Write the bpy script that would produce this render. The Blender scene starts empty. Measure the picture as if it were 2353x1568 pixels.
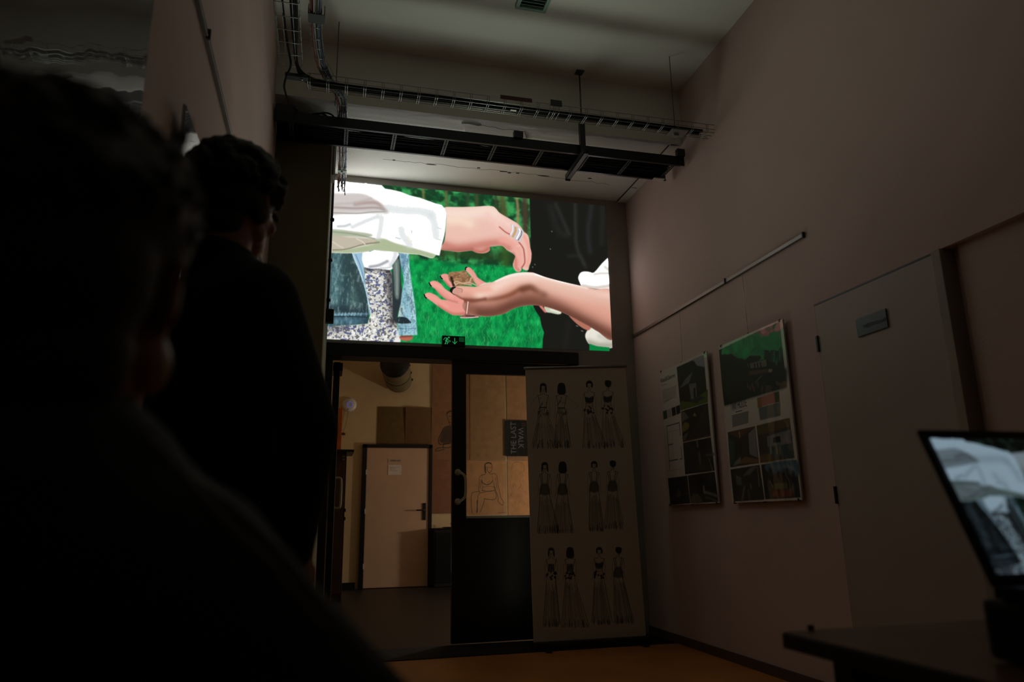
import bpy, bmesh, math, random
import numpy as np
from mathutils import Vector, Matrix, Euler

# ------------------------------------------------------------------ camera, world, light
sc = bpy.context.scene
COL = sc.collection
PI = math.pi
FPX = 1657.0
YAW, PITCH, ROLL = 0.2523527, 0.2402849, -0.0163928
CAM = Vector((0.0, 0.0, 0.93))
fwd = Vector((math.sin(YAW)*math.cos(PITCH), math.cos(YAW)*math.cos(PITCH), math.sin(PITCH)))
r0 = Vector((math.cos(YAW), -math.sin(YAW), 0))
u0 = r0.cross(fwd)
RT = r0*math.cos(ROLL) + u0*math.sin(ROLL)
UP = -r0*math.sin(ROLL) + u0*math.cos(ROLL)
cd = bpy.data.cameras.new('camera')
cam = bpy.data.objects.new('camera', cd)
COL.objects.link(cam)
cam.matrix_world = Matrix(((RT.x, UP.x, -fwd.x, CAM.x), (RT.y, UP.y, -fwd.y, CAM.y),
                           (RT.z, UP.z, -fwd.z, CAM.z), (0, 0, 0, 1)))
cd.sensor_width = 36.0
cd.lens = FPX/2353*36
cd.clip_start = 0.02
cd.dof.use_dof = True
cd.dof.focus_distance = 5.7
cd.dof.aperture_fstop = 2.8
sc.camera = cam
sc.view_settings.view_transform = 'Standard'
sc.view_settings.look = 'None'
sc.view_settings.exposure = 0.0
sc.view_settings.gamma = 1.0
sc.view_settings.use_curve_mapping = False
wd = bpy.data.worlds.new('hall_dark')
sc.world = wd
wd.use_nodes = True
wd.node_tree.nodes['Background'].inputs[0].default_value = (0.85, 0.78, 0.55, 1)
wd.node_tree.nodes['Background'].inputs[1].default_value = 0.008
def lamp(name, kind, loc, energy, color, size=0.3, rot=None, **kw):
    l = bpy.data.lights.new(name, kind); l.energy = energy; l.color = color
    if kind == 'AREA': l.size = size
    else: l.shadow_soft_size = size
    for k, v in kw.items(): setattr(l, k, v)
    o = bpy.data.objects.new(name, l); o.location = loc
    if rot: o.rotation_euler = rot
    COL.objects.link(o); return o
# a lamp standing further along the room behind the glazed doors
lamp('desk_lamp_light', 'POINT', (4.6, 9.3, 1.12), 88, (1.0, 0.86, 0.74), 0.10)

# added area lamp at floor level, standing in for light bounced onto the ceiling
lamp('floor_bounce_fill', 'AREA', (0.95, 5.02, 0.02), 12.5, (0.92, 1.0, 0.88), 2.0, Vector((0, .56, -.83)).to_track_quat('Z', 'X').to_euler(), shape='RECTANGLE', size_y=1.25, spread=math.radians(66))

def ray(px, py):
    return fwd + RT*((px-1176.5)/FPX) - UP*((py-784.0)/FPX)
def on(ax, val, px, py):            # the point of plane axis=val seen at that place of the photograph
    d = ray(px, py); t = (val-CAM[ax])/d[ax]
    return CAM + d*t
def at(dep, px, py): return CAM + ray(px, py)*dep

XR, XL, YB = 2.61, -0.45, 5.78      # right wall, left wall, back wall
ZC, ZS, YS = 4.23, 3.78, 4.65       # ceiling, underside of the beam, its front edge
YF = 10.75                          # far wall of the room behind

# ------------------------------------------------------------------ helpers
def srgb(c):
    return tuple((x/255/12.92 if x/255 <= .04045 else ((x/255+.055)/1.055)**2.4) for x in c)
MATS = {}
def mat(name, col, rough=.8, metal=0.0, var=.12, scale=6.0, bump=0.0, bscale=60.0, spec=.5, coat=0.0, coatr=.05):
    if name in MATS: return MATS[name]
    m = bpy.data.materials.new(name); m.use_nodes = True
    nt = m.node_tree; p = nt.nodes['Principled BSDF']
    c = srgb(col)
    tc = nt.nodes.new('ShaderNodeTexCoord')
    n = nt.nodes.new('ShaderNodeTexNoise'); n.inputs['Scale'].default_value = scale; n.inputs['Detail'].default_value = 6
    nt.links.new(tc.outputs['Object'], n.inputs['Vector'])
    r = nt.nodes.new('ShaderNodeValToRGB')
    r.color_ramp.elements[0].position = .3; r.color_ramp.elements[1].position = .7
    r.color_ramp.elements[0].color = tuple(max(0, x*(1-var)) for x in c)+(1,)
    r.color_ramp.elements[1].color = tuple(min(1, x*(1+var)) for x in c)+(1,)
    nt.links.new(n.outputs['Fac'], r.inputs['Fac']); nt.links.new(r.outputs['Color'], p.inputs['Base Color'])
    p.inputs['Roughness'].default_value = rough; p.inputs['Metallic'].default_value = metal
    p.inputs['Specular IOR Level'].default_value = spec
    p.inputs['Coat Weight'].default_value = coat; p.inputs['Coat Roughness'].default_value = coatr
    if bump:
        n2 = nt.nodes.new('ShaderNodeTexNoise'); n2.inputs['Scale'].default_value = bscale; n2.inputs['Detail'].default_value = 5
        nt.links.new(tc.outputs['Object'], n2.inputs['Vector'])
        b = nt.nodes.new('ShaderNodeBump'); b.inputs['Strength'].default_value = bump; b.inputs['Distance'].default_value = .01
        nt.links.new(n2.outputs['Fac'], b.inputs['Height']); nt.links.new(b.outputs['Normal'], p.inputs['Normal'])
    MATS[name] = m; return m
def glass_mat():
    if 'glass' in MATS: return MATS['glass']
    m = bpy.data.materials.new('glass'); m.use_nodes = True; nt = m.node_tree
    nt.nodes.remove(nt.nodes['Principled BSDF']); out = nt.nodes['Material Output']
    t = nt.nodes.new('ShaderNodeBsdfTransparent'); t.inputs[0].default_value = (.88, .9, .86, 1)
    g = nt.nodes.new('ShaderNodeBsdfGlossy'); g.inputs['Roughness'].default_value = .02
    f = nt.nodes.new('ShaderNodeFresnel'); f.inputs[0].default_value = 1.45
    x = nt.nodes.new('ShaderNodeMixShader')
    nt.links.new(f.outputs[0], x.inputs[0]); nt.links.new(t.outputs[0], x.inputs[1]); nt.links.new(g.outputs[0], x.inputs[2])
    nt.links.new(x.outputs[0], out.inputs[0]); MATS['glass'] = m; return m

def props(o, label=None, cat=None, group=None, kind=None):
    if label: o['label'] = label
    if cat: o['category'] = cat
    if group: o['group'] = group
    if kind: o['kind'] = kind
    return o
def thing(name, loc, label, cat, group=None, rotz=0, kind=None):
    o = bpy.data.objects.new(name, None); o.empty_display_size = .1
    o.location = loc; o.rotation_euler = (0, 0, rotz); COL.objects.link(o)
    return props(o, label, cat, group, kind)
def link(name, me, m, parent=None, label=None):
    if m is not None and len(me.materials) == 0: me.materials.append(m)
    o = bpy.data.objects.new(name, me); COL.objects.link(o)
    if parent is not None:
        o.parent = parent
        def world(q):
            w = Matrix.LocRotScale(q.location, q.rotation_euler, None)
            return w if q.parent is None else world(q.parent) @ q.matrix_parent_inverse @ w
        o.matrix_parent_inverse = world(parent).inverted()
    if label: o['label'] = label
    return o
def bm2me(name, bm, smooth=False):
    me = bpy.data.meshes.new(name); bm.normal_update(); bm.to_mesh(me); bm.free()
    if smooth:
        for p in me.polygons: p.use_smooth = True
    return me
def add_box(bm, a, b, bevel=0.0, M=None):
    a = Vector(a); b = Vector(b); c = (a+b)/2; s = b-a
    r = bmesh.ops.create_cube(bm, size=1.0, matrix=Matrix.Translation(c) @ Matrix.Diagonal((abs(s.x), abs(s.y), abs(s.z), 1)))
    vs = r['verts']
    if bevel:
        es = list({e for v in vs for e in v.link_edges})
        rb = bmesh.ops.bevel(bm, geom=es, offset=bevel, segments=2, affect='EDGES', profile=.6)
        vs = list({v for f in rb['faces'] for v in f.verts} | {v for v in vs if v.is_valid})
    if M is not None: bmesh.ops.transform(bm, matrix=M, verts=[v for v in vs if v.is_valid])
    return vs
def box(name, a, b, m, parent=None, bevel=0.0, label=None, M=None):
    bm = bmesh.new(); add_box(bm, a, b, bevel, M)
    return link(name, bm2me(name, bm), m, parent, label)
def boxes(name, lst, m, parent=None, bevel=0.0, label=None, M=None):
    bm = bmesh.new()
    for a, b in lst: add_box(bm, a, b, bevel, M)
    return link(name, bm2me(name, bm), m, parent, label)
def catmull(pts, n=8, closed=False):
    P = [np.array(p, float) for p in pts]; out = []
    N = len(P)
    rng = range(N) if closed else range(N-1)
    for i in rng:
        if closed: a, b, c, d = P[i-1], P[i], P[(i+1) % N], P[(i+2) % N]
        else: a, b, c, d = P[max(i-1, 0)], P[i], P[i+1], P[min(i+2, N-1)]
        for k in range(n):
            t = k/n
            out.append(.5*((2*b)+(-a+c)*t+(2*a-5*b+4*c-d)*t*t+(-a+3*b-3*c+d)*t**3))
    if not closed: out.append(P[-1])
    return out
def add_tube(bm, pts, r, seg=8, caps=True):
    P = [Vector(p) for p in pts]; rings = []
    n = len(P); nrm = None
    for i in range(n):
        t = (P[min(i+1, n-1)]-P[max(i-1, 0)]).normalized()
        if nrm is None:
            nrm = t.orthogonal().normalized()
        else:
            nrm = (nrm - t*nrm.dot(t)); nrm = nrm.normalized() if nrm.length > 1e-6 else t.orthogonal().normalized()
        b = t.cross(nrm); rr = r[i] if isinstance(r, (list, tuple)) else r
        rings.append([bm.verts.new(P[i]+(nrm*math.cos(2*PI*k/seg)+b*math.sin(2*PI*k/seg))*rr) for k in range(seg)])
    for i in range(n-1):
        for k in range(seg):
            bm.faces.new((rings[i][k], rings[i][(k+1) % seg], rings[i+1][(k+1) % seg], rings[i+1][k]))
    if caps:
        bm.faces.new(rings[0][::-1]); bm.faces.new(rings[-1])
def tube(name, pts, r, m, parent=None, seg=8, label=None, smooth=0):
    if smooth: pts = catmull(pts, smooth)
    bm = bmesh.new(); add_tube(bm, pts, r, seg)
    return link(name, bm2me(name, bm, True), m, parent, label)
def tubes(name, lst, r, m, parent=None, seg=6, label=None):
    bm = bmesh.new()
    for pts in lst: add_tube(bm, pts, r, seg)
    return link(name, bm2me(name, bm, True), m, parent, label)
def add_lathe(bm, prof, seg=32, M=None, sx=1.0):
    rings = []; M = M or Matrix.Identity(4)
    for (r, z) in prof:
        if r < 1e-6: rings.append([bm.verts.new(M @ Vector((0, 0, z)))])
        else: rings.append([bm.verts.new(M @ Vector((r*sx*math.cos(2*PI*k/seg), r*math.sin(2*PI*k/seg), z))) for k in range(seg)])
    for a, b in zip(rings[:-1], rings[1:]):
        for k in range(seg):
            k2 = (k+1) % seg
            if len(a) == 1 and len(b) == 1: continue
            if len(a) == 1: bm.faces.new((a[0], b[k], b[k2]))
            elif len(b) == 1: bm.faces.new((a[k], b[0], a[k2]))
            else: bm.faces.new((a[k], b[k], b[k2], a[k2]))
def lathe(name, prof, m, parent=None, seg=32, M=None, label=None, sx=1.0):
    bm = bmesh.new(); add_lathe(bm, prof, seg, M, sx); bmesh.ops.recalc_face_normals(bm, faces=bm.faces)
    return link(name, bm2me(name, bm, True), m, parent, label)
def text(name, s, org, xd, yd, size, m, parent, label=None, width=None, fit=None):
    cu = bpy.data.curves.new(name, 'FONT'); cu.body = s; cu.size = 1.0; cu.extrude = 0.0; cu.resolution_u = 3
    o = bpy.data.objects.new(name, cu); COL.objects.link(o)
    dg = bpy.context.evaluated_depsgraph_get()
    me = bpy.data.meshes.new_from_object(o.evaluated_get(dg))
    bpy.data.objects.remove(o)
    xd = Vector(xd).normalized(); yd = Vector(yd).normalized(); nz = xd.cross(yd)
    w = max(v.co.x for v in me.vertices); h = max(v.co.y for v in me.vertices)
    sx = fit/w if fit else size/h*.9
    for v in me.vertices:
        v.co = Vector(org) + xd*(v.co.x*sx) + yd*(v.co.y*size/h) + nz*.0012
    me.materials.clear()
    return link(name, me, m, parent, label)

# ------------------------------------------------------------------ drawing of flat prints (numpy)
RNG = np.random.RandomState(7)
def fbm(h, w, cell, octs=4, seed=0, ax=1.0):
    R = np.random.RandomState(seed); out = np.zeros((h, w)); amp = 1.0; tot = 0
    cx_, cy_ = cell*ax, cell
    for _ in range(octs):
        gh, gw = int(h/cy_)+3, int(w/cx_)+3
        g = R.rand(gh, gw)
        y = np.arange(h)/cy_; x = np.arange(w)/cx_
        yi = y.astype(int); xi = x.astype(int); fy = (y-yi)[:, None]; fx = (x-xi)[None, :]
        fy = fy*fy*(3-2*fy); fx = fx*fx*(3-2*fx)
        v = (g[yi][:, xi]*(1-fy)*(1-fx)+g[yi+1][:, xi]*fy*(1-fx)+g[yi][:, xi+1]*(1-fy)*fx+g[yi+1][:, xi+1]*fy*fx)
        out += v*amp; tot += amp; amp *= .5; cx_ = max(cx_/2, 1.01); cy_ = max(cy_/2, 1.01)
    return out/tot
def blur1(a, r):
    if r < .5: return a
    k = max(1, int(round(r)))
    for _ in range(2):
        for axn in (0, 1):
            p = np.pad(a, [(k+1, k) if i == axn else (0, 0) for i in range(a.ndim)], mode='edge')
            c = np.cumsum(p, axis=axn)
            n = 2*k+1
            a = (np.take(c, range(n, c.shape[axn]), axis=axn)-np.take(c, range(0, c.shape[axn]-n), axis=axn))/n
    return a
class Cv:
    def __init__(s, w, h, col, tf):
        s.w, s.h = w, h; s.a = np.ones((h, w, 3))*np.array(col)/255.0; s.tf = tf
    def pts(s, P, n=0, closed=True):
        Q = [s.tf(*p) for p in P]
        if n: Q = catmull(Q, n, closed)
        return np.array([[q[0], q[1]] for q in Q])
    def mask(s, P, n=5, blur=0.0):
        Q = s.pts(P, n); m = np.zeros((s.h, s.w))
        pad = int(blur*3)+2
        x0 = max(0, int(Q[:, 0].min())-pad); x1 = min(s.w, int(Q[:, 0].max())+pad+1)
        y0 = max(0, int(Q[:, 1].min())-pad); y1 = min(s.h, int(Q[:, 1].max())+pad+1)
        if x1 <= x0 or y1 <= y0: return m, (0, 0, 1, 1)
        X, Y = np.meshgrid(np.arange(x0, x1)+.5, np.arange(y0, y1)+.5)
        ins = np.zeros(X.shape, bool); k = len(Q)
        for i in range(k):
            xa, ya = Q[i]; xb, yb = Q[(i+1) % k]
            if ya == yb: continue
            c = ((Y < ya) != (Y < yb)) & (X < (xb-xa)*(Y-ya)/(yb-ya)+xa)
            ins ^= c
        sub = blur1(ins.astype(float), blur) if blur >= .5 else ins.astype(float)
        m[y0:y1, x0:x1] = sub
        return m, (y0, y1, x0, x1)
    def put(s, m, col, alpha=1.0, clip=None, bb=None):
        y0, y1, x0, x1 = bb if bb else (0, s.h, 0, s.w)
        if m.shape != (y1-y0, x1-x0): m = m[y0:y1, x0:x1]
        if clip is not None: m = m*clip[y0:y1, x0:x1]
        m = np.clip(m*alpha, 0, 1)[..., None]
        s.a[y0:y1, x0:x1] = s.a[y0:y1, x0:x1]*(1-m)+np.array(col)/255.0*m
    def poly(s, P, col, alpha=1.0, n=5, blur=1.0, clip=None):
        m, bb = s.mask(P, n, blur); s.put(m, col, alpha, clip, bb); return m
    def line(s, P, wd, col, alpha=1.0, n=6, soft=1.0, clip=None):
        Q = s.pts(P, n, False) if n else s.pts(P, 0)
        k = len(Q)-1; rad = wd*.5+soft*2.2+1.5
        bx0 = max(0, int(Q[:, 0].min()-rad)); bx1 = min(s.w, int(Q[:, 0].max()+rad)+1)
        by0 = max(0, int(Q[:, 1].min()-rad)); by1 = min(s.h, int(Q[:, 1].max()+rad)+1)
        if bx1 <= bx0 or by1 <= by0: return
        m = np.zeros((by1-by0, bx1-bx0))
        for i in range(k):
            a, b = Q[i], Q[i+1]
            x0 = max(bx0, int(min(a[0], b[0])-rad)); x1 = min(bx1, int(max(a[0], b[0])+rad)+1)
            y0 = max(by0, int(min(a[1], b[1])-rad)); y1 = min(by1, int(max(a[1], b[1])+rad)+1)
            if x1 <= x0 or y1 <= y0: continue
            X = np.arange(x0, x1)[None, :]+.5; Y = np.arange(y0, y1)[:, None]+.5
            d = b-a; L = d@d+1e-9
            t = np.clip(((X-a[0])*d[0]+(Y-a[1])*d[1])/L, 0, 1)
            D = np.hypot(X-a[0]-t*d[0], Y-a[1]-t*d[1])
            if soft > 3: v = np.exp(-2.0*(D/(wd*.45+soft*.6))**2)
            else: v = np.clip((wd*.5-D)/max(soft*2, .8)+.5, 0, 1)
            sub = m[y0-by0:y1-by0, x0-bx0:x1-bx0]; np.maximum(sub, v, out=sub)
        s.put(m, col, alpha, clip, (by0, by1, bx0, bx1))
    def image(s, name):
        im = bpy.data.images.new(name, s.w, s.h)
        px = np.ones((s.h, s.w, 4), np.float32); px[..., :3] = np.clip(s.a, 0, 1)[::-1]
        im.pixels.foreach_set(px.ravel()); im.update(); im.pack()
        return im
def print_mat(name, cv, rough=.6, coat=0.0, emit=0.0, base=1.0, coatr=.03, warp=0.0, spec=.5, boost=0.0):
    m = bpy.data.materials.new(name); m.use_nodes = True; nt = m.node_tree; p = nt.nodes['Principled BSDF']
    t = nt.nodes.new('ShaderNodeTexImage'); t.image = cv.image(name); t.extension = 'EXTEND'
    if base > 0: nt.links.new(t.outputs['Color'], p.inputs['Base Color'])
    else: p.inputs['Base Color'].default_value = (.02, .02, .02, 1)
    if emit > 0:
        nt.links.new(t.outputs['Color'], p.inputs['Emission Color']); p.inputs['Emission Strength'].default_value = emit
        if boost:                      # the whites of the projection are far over the camera's white
            g_ = nt.nodes.new('ShaderNodeRGBToBW'); nt.links.new(t.outputs['Color'], g_.inputs[0])
            mr_ = nt.nodes.new('ShaderNodeMapRange'); mr_.interpolation_type = 'SMOOTHSTEP'
            mr_.inputs['From Min'].default_value = .87; mr_.inputs['From Max'].default_value = .99
            mr_.inputs['To Min'].default_value = emit; mr_.inputs['To Max'].default_value = emit*boost
            nt.links.new(g_.outputs[0], mr_.inputs['Value']); nt.links.new(mr_.outputs['Result'], p.inputs['Emission Strength'])
    p.inputs['Roughness'].default_value = rough; p.inputs['Coat Weight'].default_value = coat; p.inputs['Coat Roughness'].default_value = coatr
    p.inputs['Specular IOR Level'].default_value = spec
    if warp:
        n = nt.nodes.new('ShaderNodeTexNoise'); n.inputs['Scale'].default_value = 5; n.inputs['Detail'].default_value = 2
        tc = nt.nodes.new('ShaderNodeTexCoord'); nt.links.new(tc.outputs['Object'], n.inputs['Vector'])
        b = nt.nodes.new('ShaderNodeBump'); b.inputs['Strength'].default_value = warp; b.inputs['Distance'].default_value = .02
        nt.links.new(n.outputs['Fac'], b.inputs['Height'])
        nt.links.new(b.outputs['Normal'], p.inputs['Coat Normal'])
    return m
def quad(name, c, m, parent=None, label=None, nx=1, nz=1, bow=0.0, th=0.0):
    """c: top-left, top-right, bottom-right, bottom-left; uv 0..1; th adds a body behind the print"""
    c = [Vector(x) for x in c]; me = bpy.data.meshes.new(name); V = []; F = []; UV = []
    nrm = (c[1]-c[0]).cross(c[3]-c[0]).normalized()
    for j in range(nz+1):
        for i in range(nx+1):
            u, v = i/nx, j/nz
            V.append((c[0]*(1-u)+c[1]*u)*(1-v)+(c[3]*(1-u)+c[2]*u)*v + nrm*(-bow*4*u*(1-u)))
            UV.append((u, 1-v))
    W = nx+1
    for j in range(nz):
        for i in range(nx): F.append((j*W+i, (j+1)*W+i, (j+1)*W+i+1, j*W+i+1))
    nf = len(F)
    if th:
        off = len(V); V += [v+nrm*th for v in V]; UV += [(.001, .001)]*len(UV)
        def q(j, i): return j*W+i
        for j in range(nz):
            for i in range(nx): F.append((off+q(j, i), off+q(j, i+1), off+q(j+1, i+1), off+q(j+1, i)))
        ring = [q(0, i) for i in range(nx)]+[q(j, nx) for j in range(nz)]+[q(nz, i) for i in range(nx, 0, -1)]+[q(j, 0) for j in range(nz, 0, -1)]
        for k in range(len(ring)):
            a, b = ring[k], ring[(k+1) % len(ring)]; F.append((a, b, off+b, off+a))
    me.from_pydata([tuple(v) for v in V], [], F); me.update()
    uvl = me.uv_layers.new(name='UVMap')
    for p in me.polygons:
        for li in p.loop_indices:
            uvl.data[li].uv = UV[me.loops[li].vertex_index] if p.index < nf else (.002, .002)
    return link(name, me, m, parent, label)
# ------------------------------------------------------------------ materials
M_wallR = mat('wall_paint_grey', (204, 180, 172), .85, bump=.12, bscale=90, var=.05, scale=2)
M_wallL = mat('wall_paint_left', (204, 180, 172), .85, bump=.12, bscale=90, var=.05, scale=2)
M_olive = mat('wall_paint_dark', (112, 110, 84), .9, bump=.1, bscale=90, var=.06)
M_ceil = mat('ceiling_paint', (216, 216, 206), .9, bump=.2, bscale=50, var=.05, scale=2)
M_back = mat('screen_wall_paint', (160, 156, 148), .85, var=.04)
M_floor = mat('ochre_linoleum', (188, 120, 52), .45, var=.18, scale=3, bump=.05)
M_dfloor = mat('dark_floor', (16, 14, 11), .5, var=.35, scale=9, bump=.1)
M_far = mat('far_wall_paint', (205, 180, 140), .85, var=.05, bump=.1)
M_black = mat('black_steel', (16, 16, 16), .45, .0, var=.1)
M_blackg = mat('black_powder_coat', (22, 26, 25), .35, .4, var=.1)
M_galv = mat('galvanised_wire', (150, 156, 152), .32, .9, var=.2)
M_rail = mat('aluminium_rail', (120, 116, 112), .4, .6, var=.1)
M_cable = mat('black_cable', (6, 7, 7), .7, var=.2, spec=.12)
M_door = mat('grey_door_laminate', (172, 160, 150), .55, var=.04, scale=3)
M_fdoor = mat('cream_door_laminate', (205, 170, 140), .6, var=.05)
M_white = mat('white_plastic', (215, 215, 210), .4, var=.03)
M_brown = mat('dark_brown_wood', (52, 34, 26), .5, var=.3, scale=12)
M_orange = mat('orange_wood', (190, 100, 35), .6, var=.2, scale=10)
M_paperw = mat('white_paper', (225, 222, 214), .7, var=.03)
M_ink = mat('black_ink', (18, 18, 18), .7, var=.05)
M_board = mat('board_edge', (190, 186, 178), .6, var=.05)

# ------------------------------------------------------------------ room shell
def struct(o, label=None): return props(o, label, None, None, 'structure')
struct(box('floor', (XL-.3, -2.5, -.1), (XR+.3, 5.28, 0), M_floor), 'ochre linoleum floor of the dark hall')
struct(boxes('floor_passage', [((XL-.3, 5.28, -.1), (5.6, YF+.2, -.002))], M_dfloor), 'dark floor running on behind the glazed doors')
# right wall: full up to the far jamb of the door, then a shallow recess towards the camera
D0, D1, DZ = 3.335, 2.50, 2.062      # door leaf: far edge, near edge, height
struct(boxes('wall_right', [((XR, D0, 0), (XR+.25, YB+.3, ZC)), ((XR, -2.5, DZ), (XR+.25, D0, ZC)),
      ((XR+.035, -2.5, 0), (XR+.25, D1-.1, DZ)), ((XR+.069, D1-.1, 0), (XR+.25, D0, DZ))], M_wallR), 'pinkish grey painted wall on the right')
struct(box('wall_left', (XL-.25, -2.5, 0), (XL, 5.2, ZC), M_wallL), 'pinkish grey painted wall on the left')
bm = bmesh.new()
pv = [(XL-.25, 4.95), (-.056, 4.95), (-.036, YB), (-.036, YB+.2), (XL-.25, YB+.2)]
lo_ = [bm.verts.new((x, y, 0)) for x, y in pv]; hi_ = [bm.verts.new((x, y, ZC)) for x, y in pv]
bm.faces.new(lo_[::-1]); bm.faces.new(hi_)
for i in range(5): bm.faces.new((lo_[i], lo_[(i+1) % 5], hi_[(i+1) % 5], hi_[i]))
struct(link('wall_pier', bm2me('wall_pier', bm), M_olive), 'dark pier at the left of the projected picture')
HZ = 2.303
struct(boxes('wall_back', [((-.06, YB, HZ), (XR+.1, YB+.2, ZS+.02)), ((2.066, YB, 0), (XR+.1, YB+.2, HZ)),
      ((XR+.1, YB, 0), (5.6, YB+.2, 3.6))], M_back), 'grey wall above the glazed doors')
ceil = struct(boxes('ceiling', [((XL-.3, -2.5, ZC), (XR+.3, YS, ZC+.2)), ((XL-.3, YS, ZS), (XR+.3, YB+.3, ZC+.2))], M_ceil), 'pale ceiling with a dropped beam before the back wall')
# damaged plaster on the underside of the beam
def sheet(name, pts, z, th, m, parent, seed=1):
    random.seed(seed); bm = bmesh.new()
    lo = [bm.verts.new((x, y, z-th)) for x, y in pts]; hi = [bm.verts.new((x, y, z+.002)) for x, y in pts]
    bm.faces.new(lo[::-1]); bm.faces.new(hi)
    for i in range(len(pts)):
        j = (i+1) % len(pts); bm.faces.new((lo[i], lo[j], hi[j], hi[i]))
    bmesh.ops.recalc_face_normals(bm, faces=bm.faces)
    return link(name, bm2me(name, bm), m, parent)
def soff(px, py): p = on(2, ZS, px, py); return (p.x, p.y)
def jag(a, b, n, amp, seed):
    random.seed(seed); return [(a[0]+(b[0]-a[0])*i/n+random.uniform(-amp, amp)*.4, a[1]+(b[1]-a[1])*i/n+random.uniform(-amp, amp)) for i in range(n+1)]
A, B, C_, D_ = soff(1062, 280), soff(1205, 300), soff(1212, 330), soff(1075, 312)
sheet('plaster_patch', jag(A, B, 12, .012, 1)+jag(B, C_, 5, .01, 2)[1:]+jag(C_, D_, 12, .012, 3)[1:]+jag(D_, A, 5, .01, 4)[1:-1], ZS, .014, M_ceil, ceil)
E1, E2 = (0.0, YS-.004), (2.6, YS-.004)
sheet('plaster_edge', jag((-.05, YS+.03), (1.0, YS+.035), 30, .018, 5)+jag((1.02, YS+.10), (1.5, YS+.08), 16, .02, 6)+jag((1.55, YS+.04), (2.6, YS+.03), 30, .016, 7)+[(2.6, YS-.006), (-.05, YS-.006)], ZS, .012, M_ceil, ceil)
# crack and small spalls in the lit part
for k, (px, py, L) in enumerate(((990, 378, .05), (1157, 394, .05), (1248, 404, .06), (1100, 386, .02), (1190, 398, .02), (1170, 397, .02), (905, 368, .015), (1355, 410, .03))):
    x, y = soff(px, py); random.seed(k)
    P = [(x+L*math.cos(a)*random.uniform(.6, 1), y+.010*math.sin(a)*random.uniform(.5, 1.2)) for a in [i*PI/4 for i in range(8)]]
    sheet('spall', P, ZS, .002, M_ink, ceil)
cr = [soff(px, py) for px, py in jag((880, 366), (1200, 398), 26, 1.8, 11)]+[soff(px, py) for px, py in jag((1215, 400), (1400, 424), 14, 1.8, 12)]
tubes('crack', [[(x, y, ZS-.0005) for x, y in cr]], .0011, M_ink, ceil, 4)
# joint strip along the right wall under the beam
tb = struct(box('trim_1', (XR-.085, YS+.02, ZS-.012), (XR-.004, YB-.01, ZS-.002), M_ceil), 'flat strip along the right end of the beam underside')
tubes('gap', [[(XR-.09, YS+.05, ZS-.006), (XR-.088, 5.1, ZS-.006), (XR-.092, YB-.02, ZS-.006)]], .004, M_ink, tb, 5)
box('clip', (XR-.08, 5.45, ZS-.02), (XR-.03, 5.47, ZS-.01), M_white, tb)
struct(box('baseboard_right', (XR-.012, D0+.02, 0), (XR, YB, .06), mat('baseboard', (92, 70, 52), .6)), 'low brown skirting at the foot of the right wall')
# front-edge bead on the pier
struct(boxes('trim_2', [((-.060, 4.944, .02), (-.0525, 4.953, ZS-.02))], mat('bead', (236, 226, 206), .4)), 'pale corner bead on the edge of the pier')
# room behind the glazed doors
struct(boxes('wall_far', [((-.6, YF, 0), (5.6, YF+.15, 3.6))], M_far), 'cream wall far behind the glazed doors')
struct(boxes('wall_far_left', [((-.75, YB+.2, 0), (-.6, YF, 3.6))], M_far), 'cream side wall left behind the doors')
struct(boxes('wall_far_right', [((5.5, YB+.2, 0), (5.65, YF, 3.6))], M_far), 'side wall right behind the doors')
struct(boxes('ceiling_passage', [((-.75, YB+.2, 3.5), (5.65, YF+.15, 3.65))], M_ceil), 'ceiling of the room behind')
struct(boxes('baseboard_far', [((-.6, YF-.02, 0), (.46, YF, .09)), ((1.56, YF-.02, 0), (5.5, YF, .09))], M_black), 'black skirting of the far wall')

# ------------------------------------------------------------------ projected picture
SX0, SX1, SZ0, SZ1 = -.057, 2.402, 2.34, 3.722
SW, SH = 1600, 900
def scr(px, py):
    p = on(1, YB, px, py); return ((p.x-SX0)/(SX1-SX0)*SW, (SZ1-p.z)/(SZ1-SZ0)*SH)
cv = Cv(SW, SH, (20, 90, 50), scr)
def z1(L): return [(740+u/6.271, 390+v/6.271) for u, v in L]
def z2(L): return [(1000+u/5.348, 410+v/5.348) for u, v in L]
def z3(L): return [(740+u/5.807, 560+v/5.807) for u, v in L]
def z4(L): return [(960+u/4.902, 590+v/4.902) for u, v in L]
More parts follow.
